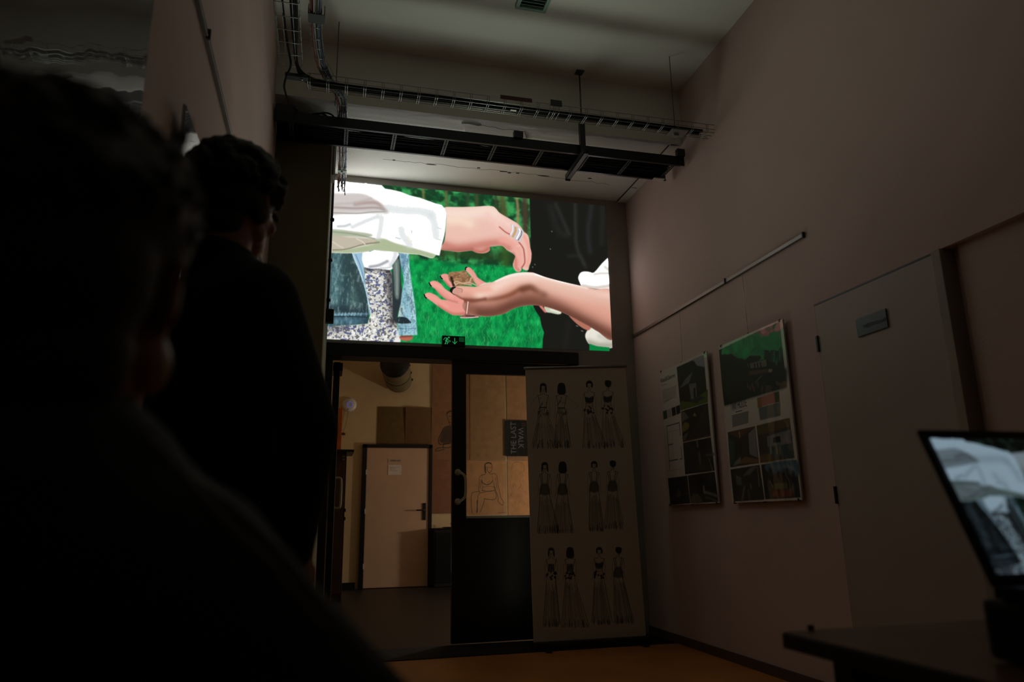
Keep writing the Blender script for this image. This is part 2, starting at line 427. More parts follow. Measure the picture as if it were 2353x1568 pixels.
# forest
n1 = fbm(SH, SW, 46, 4, 1); n2 = fbm(SH, SW, 22, 3, 2); n3 = fbm(SH, SW, 90, 3, 3)
def lerp(a, b, t): return np.array(a)/255.0*(1-t[..., None])+np.array(b)/255.0*t[..., None]
t = np.clip((n1-.42)*4.5, 0, 1); cv.a = lerp((22, 62, 36), (58, 158, 86), t)
t = np.clip((n2-.55)*5, 0, 1)*.5; cv.a = cv.a*(1-t[..., None])+np.array((14, 104, 52))/255*t[..., None]
YY, XX = np.mgrid[0:SH, 0:SW]
hz = scr(1000, 590)[1]
wn = np.clip((YY-(hz-110+n3*40))/60, 0, 1)*np.clip(((hz+10)-YY)/30, 0, 1)
cv.put(wn, (44, 66, 34), .75)
for pts, w, c in ((z1([(1455, 260), (1462, 420)]), 20, (110, 118, 66)), (z1([(1785, 300), (1795, 560)]), 24, (98, 104, 58)),
                  (z2([(395, 170), (400, 350)]), 26, (52, 74, 44)), (z2([(505, 180), (512, 350)]), 34, (66, 78, 46)),
                  (z2([(820, 220), (850, 520), (870, 700)]), 70, (84, 84, 46)), (z2([(740, 220), (760, 400)]), 30, (56, 62, 40)),
                  (z2([(1000, 240), (1015, 380), (1010, 560)]), 22, (156, 128, 88)), (z2([(1100, 240), (1105, 500), (1110, 800)]), 60, (78, 56, 44)),
                  (z2([(850, 820), (870, 1090)]), 70, (54, 84, 38)), (z2([(95, 880), (100, 1010)]), 20, (46, 66, 36)), (z2([(250, 880), (256, 1000)]), 18, (42, 64, 36)),
                  (z2([(960, 560), (965, 1000)]), 40, (48, 62, 36))):
    cv.line(pts, w, c, .85, soft=5)
cv.a = blur1(cv.a, 2)
# bright grass
g = blur1(fbm(SH, SW, 34, 4, 5, .6), 4); g2 = fbm(SH, SW, 60, 3, 6)
gc = lerp((7, 112, 56), (18, 172, 84), np.clip((g-.3)*2.2, 0, 1)); t = np.clip((g2-.5)*3, 0, 1)*.4
gc = gc*(1-t[..., None])+np.array((10, 148, 76))/255*t[..., None]
gm = np.clip((YY-(hz+2+n3*30))/22, 0, 1)
cv.a = cv.a*(1-gm[..., None])+gc*gm[..., None]
R = np.random.RandomState(3)
for k in range(2600):
    x = R.uniform(930, 1250); y = R.uniform(612, 800); L = R.uniform(4, 13)*(y-560)/170; dx = R.uniform(-.7, .7)*L
    c = [(86, 206, 110), (150, 214, 130), (6, 92, 46), (4, 110, 52)][R.randint(4)]
    cv.line([(x, y), (x+dx*.4, y-L*.6), (x+dx, y-L)], R.uniform(1.2, 3.2), c, R.uniform(.12, .38), n=2, soft=1.8)
# coat on the right
coat = [(1216, 380), (1500, 380), (1500, 860), (1244, 860), (1247, 780), (1250, 765), (1243, 745), (1241, 730), (1234, 720), (1226, 706), (1205, 640), (1218, 610), (1220, 560), (1217, 470)]
cm = cv.poly(coat, (26, 26, 23), n=0, blur=2)
for pts, w, c, al in ((z2([(1480, 320), (1560, 500), (1640, 680)]), 30, (52, 56, 54), .5), (z2([(1720, 320), (1722, 600), (1740, 850), (1830, 1060)]), 26, (56, 60, 56), .5),
                      (z2([(1920, 330), (1880, 640), (1900, 900)]), 40, (50, 56, 58), .45), (z2([(1420, 360), (1500, 620), (1600, 700)]), 60, (44, 48, 46), .4),
                      (z2([(2060, 350), (2040, 800)]), 40, (42, 44, 42), .4), (z2([(1640, 960), (1780, 960), (1850, 1100)]), 24, (46, 48, 46), .4),
                      (z4([(1500, 700), (1520, 1000)]), 60, (26, 26, 24), .5), (z4([(1700, 750), (1660, 1010)]), 50, (40, 38, 36), .3)):
    cv.line(pts, w, c, al, soft=10, clip=cm)
for u, v in ((1430, 652), (1412, 868), (1222, 1058), (1195, 1090)):
    cv.line(z2([(u, v), (u+4, v+6)]), 5, (150, 160, 160), .7, soft=2)
cv.line([(1236, 560), (1240, 610)], 50, (24, 24, 22), .5, soft=14, clip=cm)
# white fur, bouquet, fingers behind the arm
cv.poly(z4([(2142, 12), (2070, 80), (1985, 178), (1930, 172), (1870, 168), (1828, 186), (1805, 240), (1825, 300), (1850, 338), (1950, 356), (2060, 372), (2170, 380), (2175, 200), (2170, 10)]), (253, 252, 250), n=3, blur=2)
cv.line(z4([(1990, 200), (2060, 190), (2150, 190)]), 14, (214, 206, 198), .7, soft=6)
cv.line(z4([(1860, 330), (2000, 350), (2160, 330)]), 22, (206, 190, 178), .7, soft=8)
cv.line(z4([(2110, 120), (2160, 160)]), 20, (216, 200, 184), .6, soft=8)
cv.poly(z4([(2118, 405), (2160, 340), (2175, 440)]), (240, 236, 230), n=0, blur=2)
fm = cv.poly(z4([(1945, 800), (1905, 838), (1884, 890), (1900, 945), (1940, 995), (2030, 1015), (2185, 1030), (2190, 910), (2100, 880), (2010, 835)]), (232, 228, 216), n=4, blur=2)
cv.line(z4([(1930, 970), (2040, 1000), (2180, 1000)]), 50, (150, 146, 130), .7, soft=16, clip=fm)
cv.line(z4([(2050, 900), (2160, 950)]), 40, (190, 192, 178), .6, soft=14, clip=fm)
cv.poly(z4([(1932, 982), (2020, 1012), (2158, 1024), (2160, 1066), (1930, 1062)]), (10, 128, 62), n=0, blur=1.5)
cv.poly(z4([(1425, 562), (1500, 572), (1590, 600), (1617, 636), (1580, 652), (1500, 636), (1440, 622)]), (196, 204, 178), blur=2)
cv.line(z4([(1500, 600), (1600, 630)]), 16, (238, 240, 226), .8, soft=5)
cv.poly(z4([(1366, 556), (1404, 560), (1446, 624), (1430, 632), (1400, 600)]), (206, 120, 110), blur=1.5)
cv.poly(z4([(1700, 664), (1760, 692), (1870, 752), (1945, 796), (1915, 832), (1830, 790), (1750, 722)]), (178, 112, 92), blur=2)
for u, v in ((1785, 780), (1842, 836)): cv.line(z4([(u, v), (u+16, v+6)]), 6, (150, 150, 150), .6, soft=2)
# lower hand: fingers, palm, forearm
SK, SKL, SKD = (222, 162, 142), (246, 214, 200), (112, 64, 48)
def fing(P, nail=None):
    m = cv.poly(z4(P), (232, 154, 142), blur=1.5); return m
f1 = fing([(535, 150), (550, 125), (590, 126), (640, 180), (675, 236), (740, 280), (772, 302), (690, 335), (640, 292), (600, 222)])
cv.line(z4([(560, 140), (620, 230), (700, 300)]), 12, (236, 168, 150), .7, soft=6, clip=f1)
cv.line(z4([(536, 150), (540, 126), (550, 121)]), 7, (26, 20, 20), .95, soft=1)
f2 = fing([(257, 226), (270, 202), (310, 194), (346, 212), (394, 290), (402, 345), (372, 352), (330, 320), (290, 270)])
cv.line(z4([(300, 280), (350, 330)]), 14, (176, 90, 76), .6, soft=6, clip=f2)
cv.line(z4([(254, 222), (262, 240), (275, 250)]), 7, (26, 20, 20), .95, soft=1)
# little bag in the palm
bag = cv.poly(z4([(344, 202), (360, 178), (420, 171), (480, 166), (515, 155), (550, 176), (582, 222), (622, 236), (636, 266), (622, 300), (560, 320), (470, 330), (410, 336), (376, 292), (350, 260)]), (158, 118, 84), blur=1.5)
nb = fbm(SH, SW, 9, 3, 9); cv.put(np.clip((nb-.5)*4, 0, 1)*bag, (112, 80, 54), .7); cv.put(np.clip((.42-nb)*4, 0, 1)*bag, (196, 158, 118), .6)
cv.line(z4([(378, 240), (392, 290), (404, 328)]), 14, (44, 32, 26), .9, soft=3)
for P in ([(425, 318), (412, 292), (440, 280), (500, 302), (570, 292), (630, 312), (684, 338)], [(425, 318), (470, 296), (520, 306), (600, 320)], [(580, 296), (600, 245), (626, 240), (634, 270)]):
    cv.line(z4(P), 8, (206, 172, 140), .95, soft=1.2); cv.line(z4(P), 2, (150, 112, 84), .5, soft=1.2)
cv.poly(z4([(690, 335), (740, 302), (830, 292), (800, 320), (740, 345)]), (226, 212, 196), blur=1.5)
f3 = fing([(128, 302), (150, 280), (200, 275), (262, 310), (302, 360), (362, 400), (450, 450), (560, 505), (560, 560), (480, 532), (420, 524), (330, 490), (252, 432), (200, 372), (150, 332)])
cv.line(z4([(160, 300), (260, 350), (380, 440)]), 26, (244, 172, 156), .7, soft=10, clip=f3)
cv.line(z4([(200, 372), (260, 430), (330, 482), (440, 515)]), 12, (196, 104, 88), .5, soft=6, clip=f3)
cv.line(z4([(128, 296), (138, 318), (150, 332)]), 7, (26, 20, 20), .95, soft=1)
f4 = fing([(74, 440), (92, 414), (140, 408), (212, 440), (262, 482), (332, 492), (440, 525), (560, 520), (700, 600), (800, 660), (760, 674), (700, 668), (620, 655), (480, 662), (400, 660), (340, 632), (230, 562), (150, 502), (100, 468)])
cv.line(z4([(110, 430), (220, 490), (330, 560)]), 24, (244, 168, 150), .6, soft=10, clip=f4)
cv.line(z4([(230, 560), (340, 625), (420, 650), (560, 640)]), 20, (186, 104, 84), .6, soft=8, clip=f4)
cv.line(z4([(72, 430), (82, 455), (96, 468)]), 7, (26, 20, 20), .95, soft=1)
pm = cv.poly(z4([(362, 378), (388, 346), (450, 335), (560, 336), (660, 342), (730, 320), (820, 296), (900, 260), (1000, 215), (1100, 188), (1200, 178), (1290, 181), (1330, 194), (1450, 238), (1640, 288), (1850, 336), (2000, 370), (2200, 410), (2200, 925), (2000, 822), (1850, 742), (1700, 662), (1560, 602), (1400, 557), (1250, 550), (1100, 578), (980, 640), (880, 665), (780, 674), (690, 664), (560, 640), (500, 560), (520, 500), (470, 470), (400, 420)]), SK, blur=1.5)
for P, w, c, al, so in (
    ([(600, 600), (800, 620), (980, 580), (1150, 500), (1350, 480), (1560, 560), (1800, 690), (2180, 880)], 120, (122, 74, 60), .78, 40),
    ([(700, 640), (880, 630), (1050, 560), (1250, 520), (1450, 560), (1700, 650), (2180, 900)], 60, (96, 58, 46), .7, 22),
    ([(540, 500), (700, 490), (900, 470), (1040, 430), (1150, 370), (1260, 345), (1340, 380)], 34, (128, 74, 54), .85, 12),
    ([(1180, 372), (1260, 350), (1330, 372), (1420, 420)], 50, (104, 60, 44), .8, 18),
    ([(700, 420), (900, 330), (1050, 260), (1200, 230), (1320, 240), (1500, 310), (1800, 390), (2150, 450)], 80, SKL, .9, 32),
    ([(880, 270), (1080, 205), (1290, 195), (1450, 245), (1640, 295), (1900, 350)], 26, (252, 238, 228), .9, 9),
    ([(1400, 330), (1700, 400), (2150, 520)], 90, (226, 178, 160), .7, 36),
    ([(460, 360), (560, 370), (680, 380), (800, 370)], 44, (236, 176, 156), .8, 18),
    ([(420, 440), (500, 480), (620, 498), (760, 480)], 22, (128, 72, 58), .8, 8),
    ([(1320, 200), (1620, 285), (1850, 332)], 7, (255, 250, 244), .9, 2)):
    cv.line(z4(P), w, c, al, soft=so, clip=pm)
cv.poly(z4([(358, 384), (384, 346), (434, 343), (398, 372), (388, 410), (420, 432), (396, 424)]), (20, 22, 22), n=3, blur=1.2)
cv.poly(z4([(400, 378), (440, 352), (500, 366), (498, 400), (450, 425), (410, 415)]), (206, 152, 136), .9, blur=2)
cv.line(z4([(440, 354), (498, 368), (496, 404)]), 3, (150, 92, 80), .7, soft=1.5)
cv.poly(z4([(552, 510), (580, 510), (578, 560), (574, 610), (590, 652), (684, 664), (684, 690), (520, 697), (478, 692), (476, 676), (530, 650), (536, 592)]), (146, 96, 88), n=2, blur=1.2)
cv.line(z4([(566, 512), (556, 590), (550, 640)]), 6, (246, 210, 196), .9, soft=1.5)
cv.line(z4([(482, 688), (560, 690), (680, 680)]), 5, (226, 222, 218), .8, soft=1.5)
cv.line(z4([(540, 668), (640, 672)]), 5, (40, 32, 30), .8, soft=1.5)
# upper hand
um = cv.poly(z2([(60, 870), (110, 780), (130, 600), (135, 450), (110, 362), (300, 355), (500, 350), (620, 341), (700, 345), (742, 370), (790, 425), (880, 480), (1000, 550), (1060, 610), (1086, 655), (1130, 690), (1152, 740), (1166, 850), (1182, 920), (1176, 1020), (1152, 1080), (1146, 1120), (1120, 1134), (1082, 1122), (1062, 1100), (1055, 1134), (1030, 1152), (990, 1142), (954, 1078), (964, 1020), (984, 960), (945, 920), (880, 882), (822, 832), (720, 836), (668, 846), (672, 880), (640, 910), (580, 924), (510, 916), (450, 890), (380, 896), (280, 906), (180, 892)]), (236, 192, 178), n=4, blur=1.5)
for P, w, c, al, so in (
    ([(100, 820), (280, 860), (460, 840), (640, 810), (800, 800), (900, 850)], 60, (196, 118, 104), .8, 26),
    ([(80, 880), (280, 892), (450, 880)], 26, (150, 84, 72), .6, 12),
    ([(480, 900), (580, 905), (650, 870)], 30, (186, 100, 84), .8, 12),
    ([(150, 420), (400, 430), (620, 400), (720, 430)], 90, (248, 226, 212), .8, 36),
    ([(180, 520), (300, 520), (420, 560)], 60, (250, 226, 204), .7, 26),
    ([(640, 440), (720, 520), (780, 600)], 40, (246, 200, 192), .6, 18),
    ([(790, 600), (860, 660), (930, 700), (1010, 760)], 9, (178, 92, 82), .9, 4),
    ([(800, 500), (900, 560), (960, 580)], 60, (250, 216, 206), .6, 22),
    ([(820, 760), (920, 790), (1000, 850), (1040, 950), (1030, 1060)], 50, (238, 168, 154), .8, 18),
    ([(960, 930), (985, 1000), (990, 1090), (1020, 1130)], 28, (206, 112, 98), .7, 10),
    ([(1030, 790), (1080, 860), (1096, 950), (1098, 1040), (1062, 1100)], 9, (170, 84, 74), .9, 4),
    ([(1100, 720), (1140, 820), (1156, 940), (1130, 1080)], 26, (240, 158, 142), .7, 10),
    ([(1000, 840), (1040, 830)], 10, (250, 200, 188), .5, 5)):
    cv.line(z2(P), w, c, al, soft=so, clip=um)
cv.poly(z2([(926, 572), (960, 574), (1060, 630), (1086, 660), (1062, 740), (1030, 780), (918, 702), (950, 642)]), (206, 200, 206), n=2, blur=1.2)
cv.line(z2([(985, 610), (985, 650), (955, 715)]), 13, (206, 158, 96), .9, soft=2.5)
cv.line(z2([(950, 580), (952, 640), (925, 695)]), 7, (246, 240, 246), .9, soft=1.5)
cv.line(z2([(1030, 620), (1040, 660), (1000, 745)]), 6, (250, 250, 250), .9, soft=1.5)
cv.line(z2([(1062, 650), (1056, 700), (1018, 762)]), 5, (90, 80, 84), .8, soft=1.5)
# clothes at the lower left
jk = cv.poly(z3([(-60, 110), (400, 125), (480, 330), (560, 520), (606, 700), (635, 880), (612, 1062), (400, 1092), (-60, 1115)]), (50, 76, 80), n=0, blur=2)
nj = fbm(SH, SW, 60, 4, 12); cv.put(np.clip((nj-.4)*3, 0, 1)*jk, (76, 106, 106), .5)
for P, w, c, al, so in (([(200, 130), (190, 400), (170, 700), (160, 900)], 60, (120, 164, 168), .55, 22), ([(440, 420), (450, 600), (420, 900)], 60, (100, 130, 124), .5, 22),
                        ([(330, 160), (340, 420)], 60, (50, 72, 72), .6, 24), ([(400, 300), (470, 560), (560, 800)], 50, (46, 62, 66), .7, 18),
                        ([(100, 860), (400, 890), (600, 880)], 50, (36, 50, 58), .7, 16), ([(60, 1020), (300, 1030), (520, 1020)], 60, (86, 128, 150), .7, 20),
                        ([(150, 950), (350, 945), (600, 940)], 12, (120, 170, 190), .8, 4), ([(70, 980), (350, 975), (610, 985)], 6, (30, 44, 56), .8, 2),
                        ([(570, 985), (580, 1060)], 70, (40, 60, 70), .6, 18)):
    cv.line(z3(P), w, c, al, soft=so, clip=jk)
for k in range(9): cv.line(z3([(190+k*42, 930), (180+k*42, 960)]), 7, (170, 206, 216), .5, soft=3)
sk = cv.poly(z3([(556, 310), (740, 332), (900, 352), (932, 400), (940, 800), (1000, 1000), (1012, 1200), (1045, 1212), (1040, 1345), (-60, 1345), (-60, 1112), (400, 1090), (610, 1070), (645, 950), (640, 880), (600, 700), (574, 520)]), (212, 212, 204), n=0, blur=2)
s1, s2, s3 = (blur1(fbm(SH, SW, c_, 2, sd_), 1) for c_, sd_ in ((11, 21), (12, 22), (10, 23)))
cv.put(np.clip((s1-.52)*9, 0, 1)*sk, (84, 80, 80), .75); cv.put(np.clip((s2-.58)*10, 0, 1)*sk, (74, 84, 136), .8); cv.put(np.clip((s3-.58)*10, 0, 1)*sk, (244, 244, 238), .9)
cv.line(z3([(900, 380), (915, 700), (960, 1000), (930, 1050)]), 50, (44, 40, 42), .65, soft=18, clip=sk)
cv.line(z3([(560, 340), (740, 345), (900, 365)]), 30, (60, 56, 56), .6, soft=10, clip=sk)
cv.line(z3([(0, 1150), (300, 1130)]), 60, (80, 76, 80), .45, soft=20, clip=sk)
cv.poly(z3([(1000, 1150), (1045, 1212), (1040, 1320), (960, 1320), (980, 1240)]), (238, 238, 236), .85, blur=4)
cv.poly(z3([(398, 118), (545, 118), (556, 320), (576, 520), (602, 700), (640, 870), (628, 960), (600, 720), (556, 560), (478, 330)]), (158, 194, 216), n=2, blur=1.5)
cv.line(z3([(450, 150), (520, 330), (570, 540), (615, 740)]), 5, (92, 130, 166), .7, soft=2)
cv.line(z3([(404, 130), (484, 330), (560, 530), (608, 720), (634, 880)]), 6, (214, 234, 240), .8, soft=2)
dk = cv.poly(z3([(930, 330), (990, 200), (1035, 130), (1050, 300), (1050, 450), (1070, 640), (1060, 780), (1010, 950), (995, 1080), (945, 1010), (938, 700)]), (44, 54, 58), n=0, blur=2)
cv.poly(z3([(945, 260), (1000, 205), (1028, 230), (1034, 420), (1024, 720), (976, 710), (960, 480)]), (112, 128, 122), .9, blur=4)
cv.line(z3([(990, 260), (1000, 480), (1000, 680)]), 10, (150, 164, 156), .6, soft=5)
dn = cv.poly(z3([(1024, 120), (1158, 130), (1166, 300), (1190, 500), (1222, 700), (1250, 900), (1262, 1100), (1270, 1222), (1022, 1232), (1010, 1080), (1018, 960), (1050, 800), (1064, 670), (1092, 520), (1080, 420), (1048, 260)]), (156, 204, 218), n=0, blur=2)
for P, w, c, al, so in (([(1070, 150), (1090, 260), (1060, 380)], 34, (84, 122, 158), .75, 10), ([(1060, 450), (1080, 540)], 24, (96, 132, 160), .7, 8),
                        ([(1130, 300), (1170, 600), (1220, 1000)], 30, (196, 230, 234), .6, 12), ([(1110, 560), (1140, 900)], 40, (130, 176, 192), .6, 14),
                        ([(1040, 860), (1030, 980)], 36, (206, 218, 206), .8, 10), ([(1015, 1130), (1130, 1140), (1262, 1130)], 5, (96, 134, 152), .8, 2),
                        ([(1018, 1105), (1140, 1100)], 30, (110, 150, 166), .5, 10), ([(1060, 870), (1070, 930)], 12, (60, 84, 92), .7, 4)):
    cv.line(z3(P), w, c, al, soft=so, clip=dn)
cv.poly(z3([(1008, 985), (1100, 982), (1150, 1010), (1186, 1052), (1170, 1066), (1010, 1064)]), (34, 46, 52), n=3, blur=2)
cv.poly(z3([(1042, 1238), (1200, 1232), (1198, 1280), (1130, 1302), (1052, 1284)]), (186, 104, 86), blur=2)
cv.line(z3([(1050, 1246), (1195, 1240)]), 10, (110, 56, 48), .7, soft=4)
sm = cv.poly(z3([(540, 118), (640, 108), (700, 84), (820, 100), (1020, 110), (1000, 200), (932, 292), (944, 330), (900, 355), (760, 336), (560, 316)]), (250, 249, 253), n=2, blur=1.5)
cv.line(z3([(640, 312), (760, 290), (870, 238)]), 16, (146, 150, 154), .8, soft=7, clip=sm)
cv.line(z3([(780, 330), (900, 320), (935, 290)]), 10, (190, 192, 198), .6, soft=5, clip=sm)
cv.line(z3([(980, 130), (960, 220), (915, 290)]), 24, (206, 208, 216), .6, soft=10, clip=sm)
# denim weave and wear on both halves of the jacket
nw = fbm(SH, SW, 7, 3, 51); nv = blur1(fbm(SH, SW, 26, 3, 52, .35), 1)
for mk in (jk, dn):
    cv.put(np.clip((nw-.5)*3, 0, 1)*mk, (34, 52, 60), .35); cv.put(np.clip((nv-.55)*5, 0, 1)*mk, (196, 220, 222), .28); cv.put(np.clip((.45-nv)*5, 0, 1)*mk, (44, 66, 76), .35)
# big white sleeve
sl = cv.poly(z1([(-60, 100), (160, 120), (300, 170), (640, 200), (860, 225), (905, 275), (1000, 290), (1130, 320), (1270, 375), (1400, 405), (1500, 440), (1640, 490), (1722, 510), (1764, 560), (1792, 640), (1782, 800), (1762, 950), (1722, 1100), (1692, 1242), (1640, 1232), (1600, 1277), (1560, 1277), (1400, 1227), (1200, 1215), (1050, 1190), (900, 1175), (740, 1155), (640, 1190), (500, 1207), (300, 1208), (100, 1198), (-60, 1195)]), (254, 252, 252), n=0, blur=1.5)
cv.poly([(700, 380), (800, 380), (800, 430), (877, 426), (700, 440)], (254, 252, 252), n=0, blur=1, clip=sl)
for P, c, al, bl in (([(60, 370), (300, 350), (480, 345), (620, 362), (740, 420), (850, 500), (930, 600), (880, 606), (600, 618), (300, 628), (60, 640)], (206, 198, 194), .95, 5),
                     ([(60, 600), (400, 610), (760, 600), (930, 606), (880, 640), (500, 640), (60, 660)], (216, 216, 206), .6, 8),
                     ([(60, 865), (250, 868), (500, 900), (640, 918), (730, 945), (640, 978), (400, 968), (60, 960)], (172, 182, 156), .95, 4),
                     ([(60, 952), (400, 972), (600, 985), (790, 1006), (800, 1060), (700, 1084), (500, 1110), (350, 1150), (60, 1185)], (192, 182, 162), .95, 4),
                     ([(780, 1004), (900, 1000), (1050, 1060), (1300, 1130), (1650, 1234), (1590, 1280), (1400, 1230), (1100, 1200), (800, 1170), (620, 1190), (400, 1206), (60, 1196), (300, 1160), (560, 1110), (750, 1070)], (166, 180, 140), .9, 4)):
    cv.poly(z1(P), c, al, blur=bl, clip=sl)
for P, w, c, al, so in (([(480, 500), (640, 480), (800, 492), (925, 600)], 26, (168, 146, 142), .75, 10), ([(160, 545), (480, 560), (760, 550), (900, 580)], 16, (150, 132, 128), .6, 6),
                        ([(160, 625), (500, 632), (700, 615), (900, 610)], 9, (150, 142, 136), .7, 4), ([(160, 500), (480, 480), (700, 420)], 16, (190, 178, 174), .6, 7),
                        ([(960, 560), (1150, 590), (1400, 600), (1560, 640)], 50, (214, 222, 224), .62, 34), ([(860, 700), (840, 860), (810, 990)], 26, (212, 218, 218), .6, 18),
                        ([(230, 820), (330, 815), (400, 790)], 12, (184, 194, 194), .7, 9), ([(440, 830), (640, 740), (800, 680)], 18, (206, 214, 218), .6, 16),
                        ([(1580, 680), (1620, 780), (1640, 960)], 44, (214, 222, 224), .6, 30), ([(1140, 860), (1170, 960), (1260, 1080)], 38, (212, 220, 222), .6, 26),
                        ([(160, 900), (460, 930), (700, 985), (760, 1000)], 8, (140, 150, 124), .7, 4), ([(160, 1160), (340, 1150), (600, 1080), (820, 1050)], 8, (130, 122, 100), .8, 4),
                        ([(500, 1000), (580, 1040), (620, 1080)], 6, (226, 220, 204), .9, 3), ([(150, 1040), (240, 1100), (300, 1130)], 8, (220, 212, 196), .7, 5),
                        ([(1650, 830), (1720, 860)], 6, (214, 220, 220), .8, 3), ([(1650, 1000), (1720, 1020)], 6, (214, 220, 220), .8, 3),
                        ([(1290, 880), (1295, 915)], 4, (150, 150, 150), .7, 1.5), ([(1060, 980), (1120, 1000)], 8, (200, 206, 206), .8, 4)):
    cv.line(z1(P), w, c, al, soft=so, clip=sl)
cv.line(z1([(1240, 960), (1280, 1040), (1310, 960), (1260, 1000)]), 14, (246, 236, 214), .5, soft=10, clip=sl)
cv.a = np.clip(cv.a*(.985+.03*fbm(SH, SW, 4, 2, 33))[..., None], 0, 1)
M_screen = print_mat('projected_picture', cv, .9, 0, 1.0, 0, spec=0.0, boost=4.6)
pj = quad('projected_picture', [(SX0, YB-.003, SZ1), (SX1, YB-.003, SZ1), (SX1, YB-.003, SZ0), (SX0, YB-.003, SZ0)], M_screen)
props(pj, 'bright projected picture of two hands and green grass on the wall above the glazed doors', 'projection')
# ------------------------------------------------------------------ emergency exit sign on the door header
def emis(name, col, st):
    m = mat(name, col, .5, var=.05); p = m.node_tree.nodes['Principled BSDF']
    p.inputs['Emission Color'].default_value = srgb(col)+(1,); p.inputs['Emission Strength'].default_value = st; return m
YS2 = 5.745
a = on(1, YS2, 1016, 771); b = on(1, YS2, 1069, 797)
sg = thing('exit_sign', ((a.x+b.x)/2, YS2+.017, b.z), 'small black emergency exit sign with green running figure and down arrow above the doors', 'sign')
box('housing', (a.x, YS2, b.z), (b.x, YB-.005, a.z), M_black, sg, .003)
MG = emis('sign_green', (40, 160, 92), .75)
def s4(u, v): p = on(1, YS2-.003, 960+u/4.902, 590+v/4.902); return Vector((p.x, YS2-.003, p.z))
def strip(bm, P, w):
    P = [s4(*p) for p in P]; ww = w/4.902/FPX*6.0
    for i in range(len(P)-1):
        d = (P[i+1]-P[i]).normalized(); n = Vector((-d.z, 0, d.x))*ww/2
        vs = [bm.verts.new(q) for q in (P[i]-n-d*ww*.3, P[i+1]-n+d*ww*.3, P[i+1]+n+d*ww*.3, P[i]+n-d*ww*.3)]; bm.faces.new(vs)
bm = bmesh.new()
strip(bm, [(330, 922), (318, 950)], 17); strip(bm, [(334, 918), (306, 914), (290, 937)], 6); strip(bm, [(336, 926), (346, 944), (366, 946)], 6)
strip(bm, [(320, 950), (340, 962), (330, 984)], 9); strip(bm, [(318, 950), (314, 976), (306, 984)], 9); strip(bm, [(340, 962), (368, 958)], 5)
c0 = s4(350, 911); vs = [bm.verts.new(c0+Vector((math.cos(k*PI/7), 0, math.sin(k*PI/7)))*.0075) for k in range(14)]; bm.faces.new(vs)
link('running_figure', bm2me('running_figure', bm), MG, sg, 'green running figure')
bm = bmesh.new(); strip(bm, [(416, 920), (416, 975)], 8); strip(bm, [(392, 958), (416, 984), (441, 958)], 7)
link('arrow', bm2me('arrow', bm), MG, sg, 'green arrow pointing down')
p0, p1 = s4(465, 906), s4(522, 962)
quad('door_symbol', [(p0.x, YS2-.002, p0.z), (p1.x, YS2-.002, p0.z), (p1.x, YS2-.002, p1.z), (p0.x, YS2-.002, p1.z)], emis('sign_green_dim', (10, 104, 52), .3), sg)

# ------------------------------------------------------------------ cable ladder under the beam
LX0, LX1, LY0, LY1, LZ = -.44, 2.585, 4.60, 4.865, 3.57
lad = thing('cable_ladder', ((LX0+LX1)/2, LY0, LZ), 'wide black cable ladder with perforated rungs hung below the dropped beam', 'cable ladder')
box('side_rail', (LX0, LY0-.006, LZ-.02), (LX1, LY0+.004, LZ+.055), M_blackg, lad, .001)
box('side_rail', (LX0, LY1-.004, LZ-.02), (LX1-.03, LY1+.006, LZ+.085), M_blackg, lad, .001)
for y in (LY0, LY1-.016): box('rail_lip', (LX0, y+.002, LZ-.020), (LX1-.03, y+.014, LZ-.016), M_blackg, lad)
bm = bmesh.new(); w = .028
add_box(bm, (-w/2, LY0+.01, -.004), (-w/2+.008, LY1-.01, 0)); add_box(bm, (w/2-.008, LY0+.01, -.004), (w/2, LY1-.01, 0))
for k in range(11): add_box(bm, (-w/2+.008, LY0+.01+k*.0224, -.004), (w/2-.008, LY0+.018+k*.0224, 0))
rme = bm2me('rung', bm); M_rung = mat('rung_steel', (26, 34, 30), .55, .0)
rme.materials.append(M_rung)
for x in (-.33, .037, .368, .735, 1.09, 1.445, 1.80, 2.142, 2.50):
    o = link('rung', rme, None, lad); o.location = (x, 0, LZ-.012)
box('clip', (LX0+1.66+.0, LY0-.03, LZ+.05), (LX0+1.73, LY0+.01, LZ+.10), M_black, lad, .004)
box('clip', (2.52, LY0-.03, LZ+.05), (2.585, LY0+.01, LZ+.11), M_black, lad, .004)
box('end_cap', (2.44, LY1-.04, LZ-.026), (2.53, LY1+.008, LZ-.018), M_white, lad)
# hanger: channel down from the ceiling and an arm under the ladder
box('hanger_post', (1.725, 4.555, LZ-.02), (1.765, 4.592, 3.80), M_black, lad, .002)
tube('hanger_rod', [(1.745, 4.573, 3.79), (1.745, 4.573, ZC-.004)], .006, mat('rod_steel', (90, 92, 88), .4, .7), lad, 8)
box('base_plate', (1.715, 4.543, ZC-.008), (1.775, 4.603, ZC-.001), mat('rod_steel', (90, 92, 88), .4, .7), lad)
boxes('cantilever_arm', [((1.725, 4.50, LZ-.065), (1.765, 4.93, LZ-.060)), ((1.725, 4.50, LZ-.065), (1.729, 4.93, LZ-.024)), ((1.761, 4.50, LZ-.065), (1.765, 4.93, LZ-.024)),
                         ((1.725, 4.926, LZ-.075), (1.765, 4.93, LZ-.024))], mat('arm_steel', (20, 24, 22), .45, .2), lad)
random.seed(5)
for k in range(26):
    y = 4.635 + (k % 9)*.025 + random.uniform(-.006, .006); z0 = LZ+.006+(k//9)*.022; r = random.choice((.005, .007, .009))
    pts = []
    for i in range(13):
        x = LX0+.01+(LX1-.08-LX0)*i/12
        pts.append((x, min(max(y+random.uniform(-.010, .010), 4.62), 4.84), z0+random.uniform(0, .010)))
    o = tube('cable', pts, r, M_cable, None, 6, None, 5)
    props(o, 'black cable lying loose with many others in the wide cable ladder', 'cable', 'cables in the wide ladder')
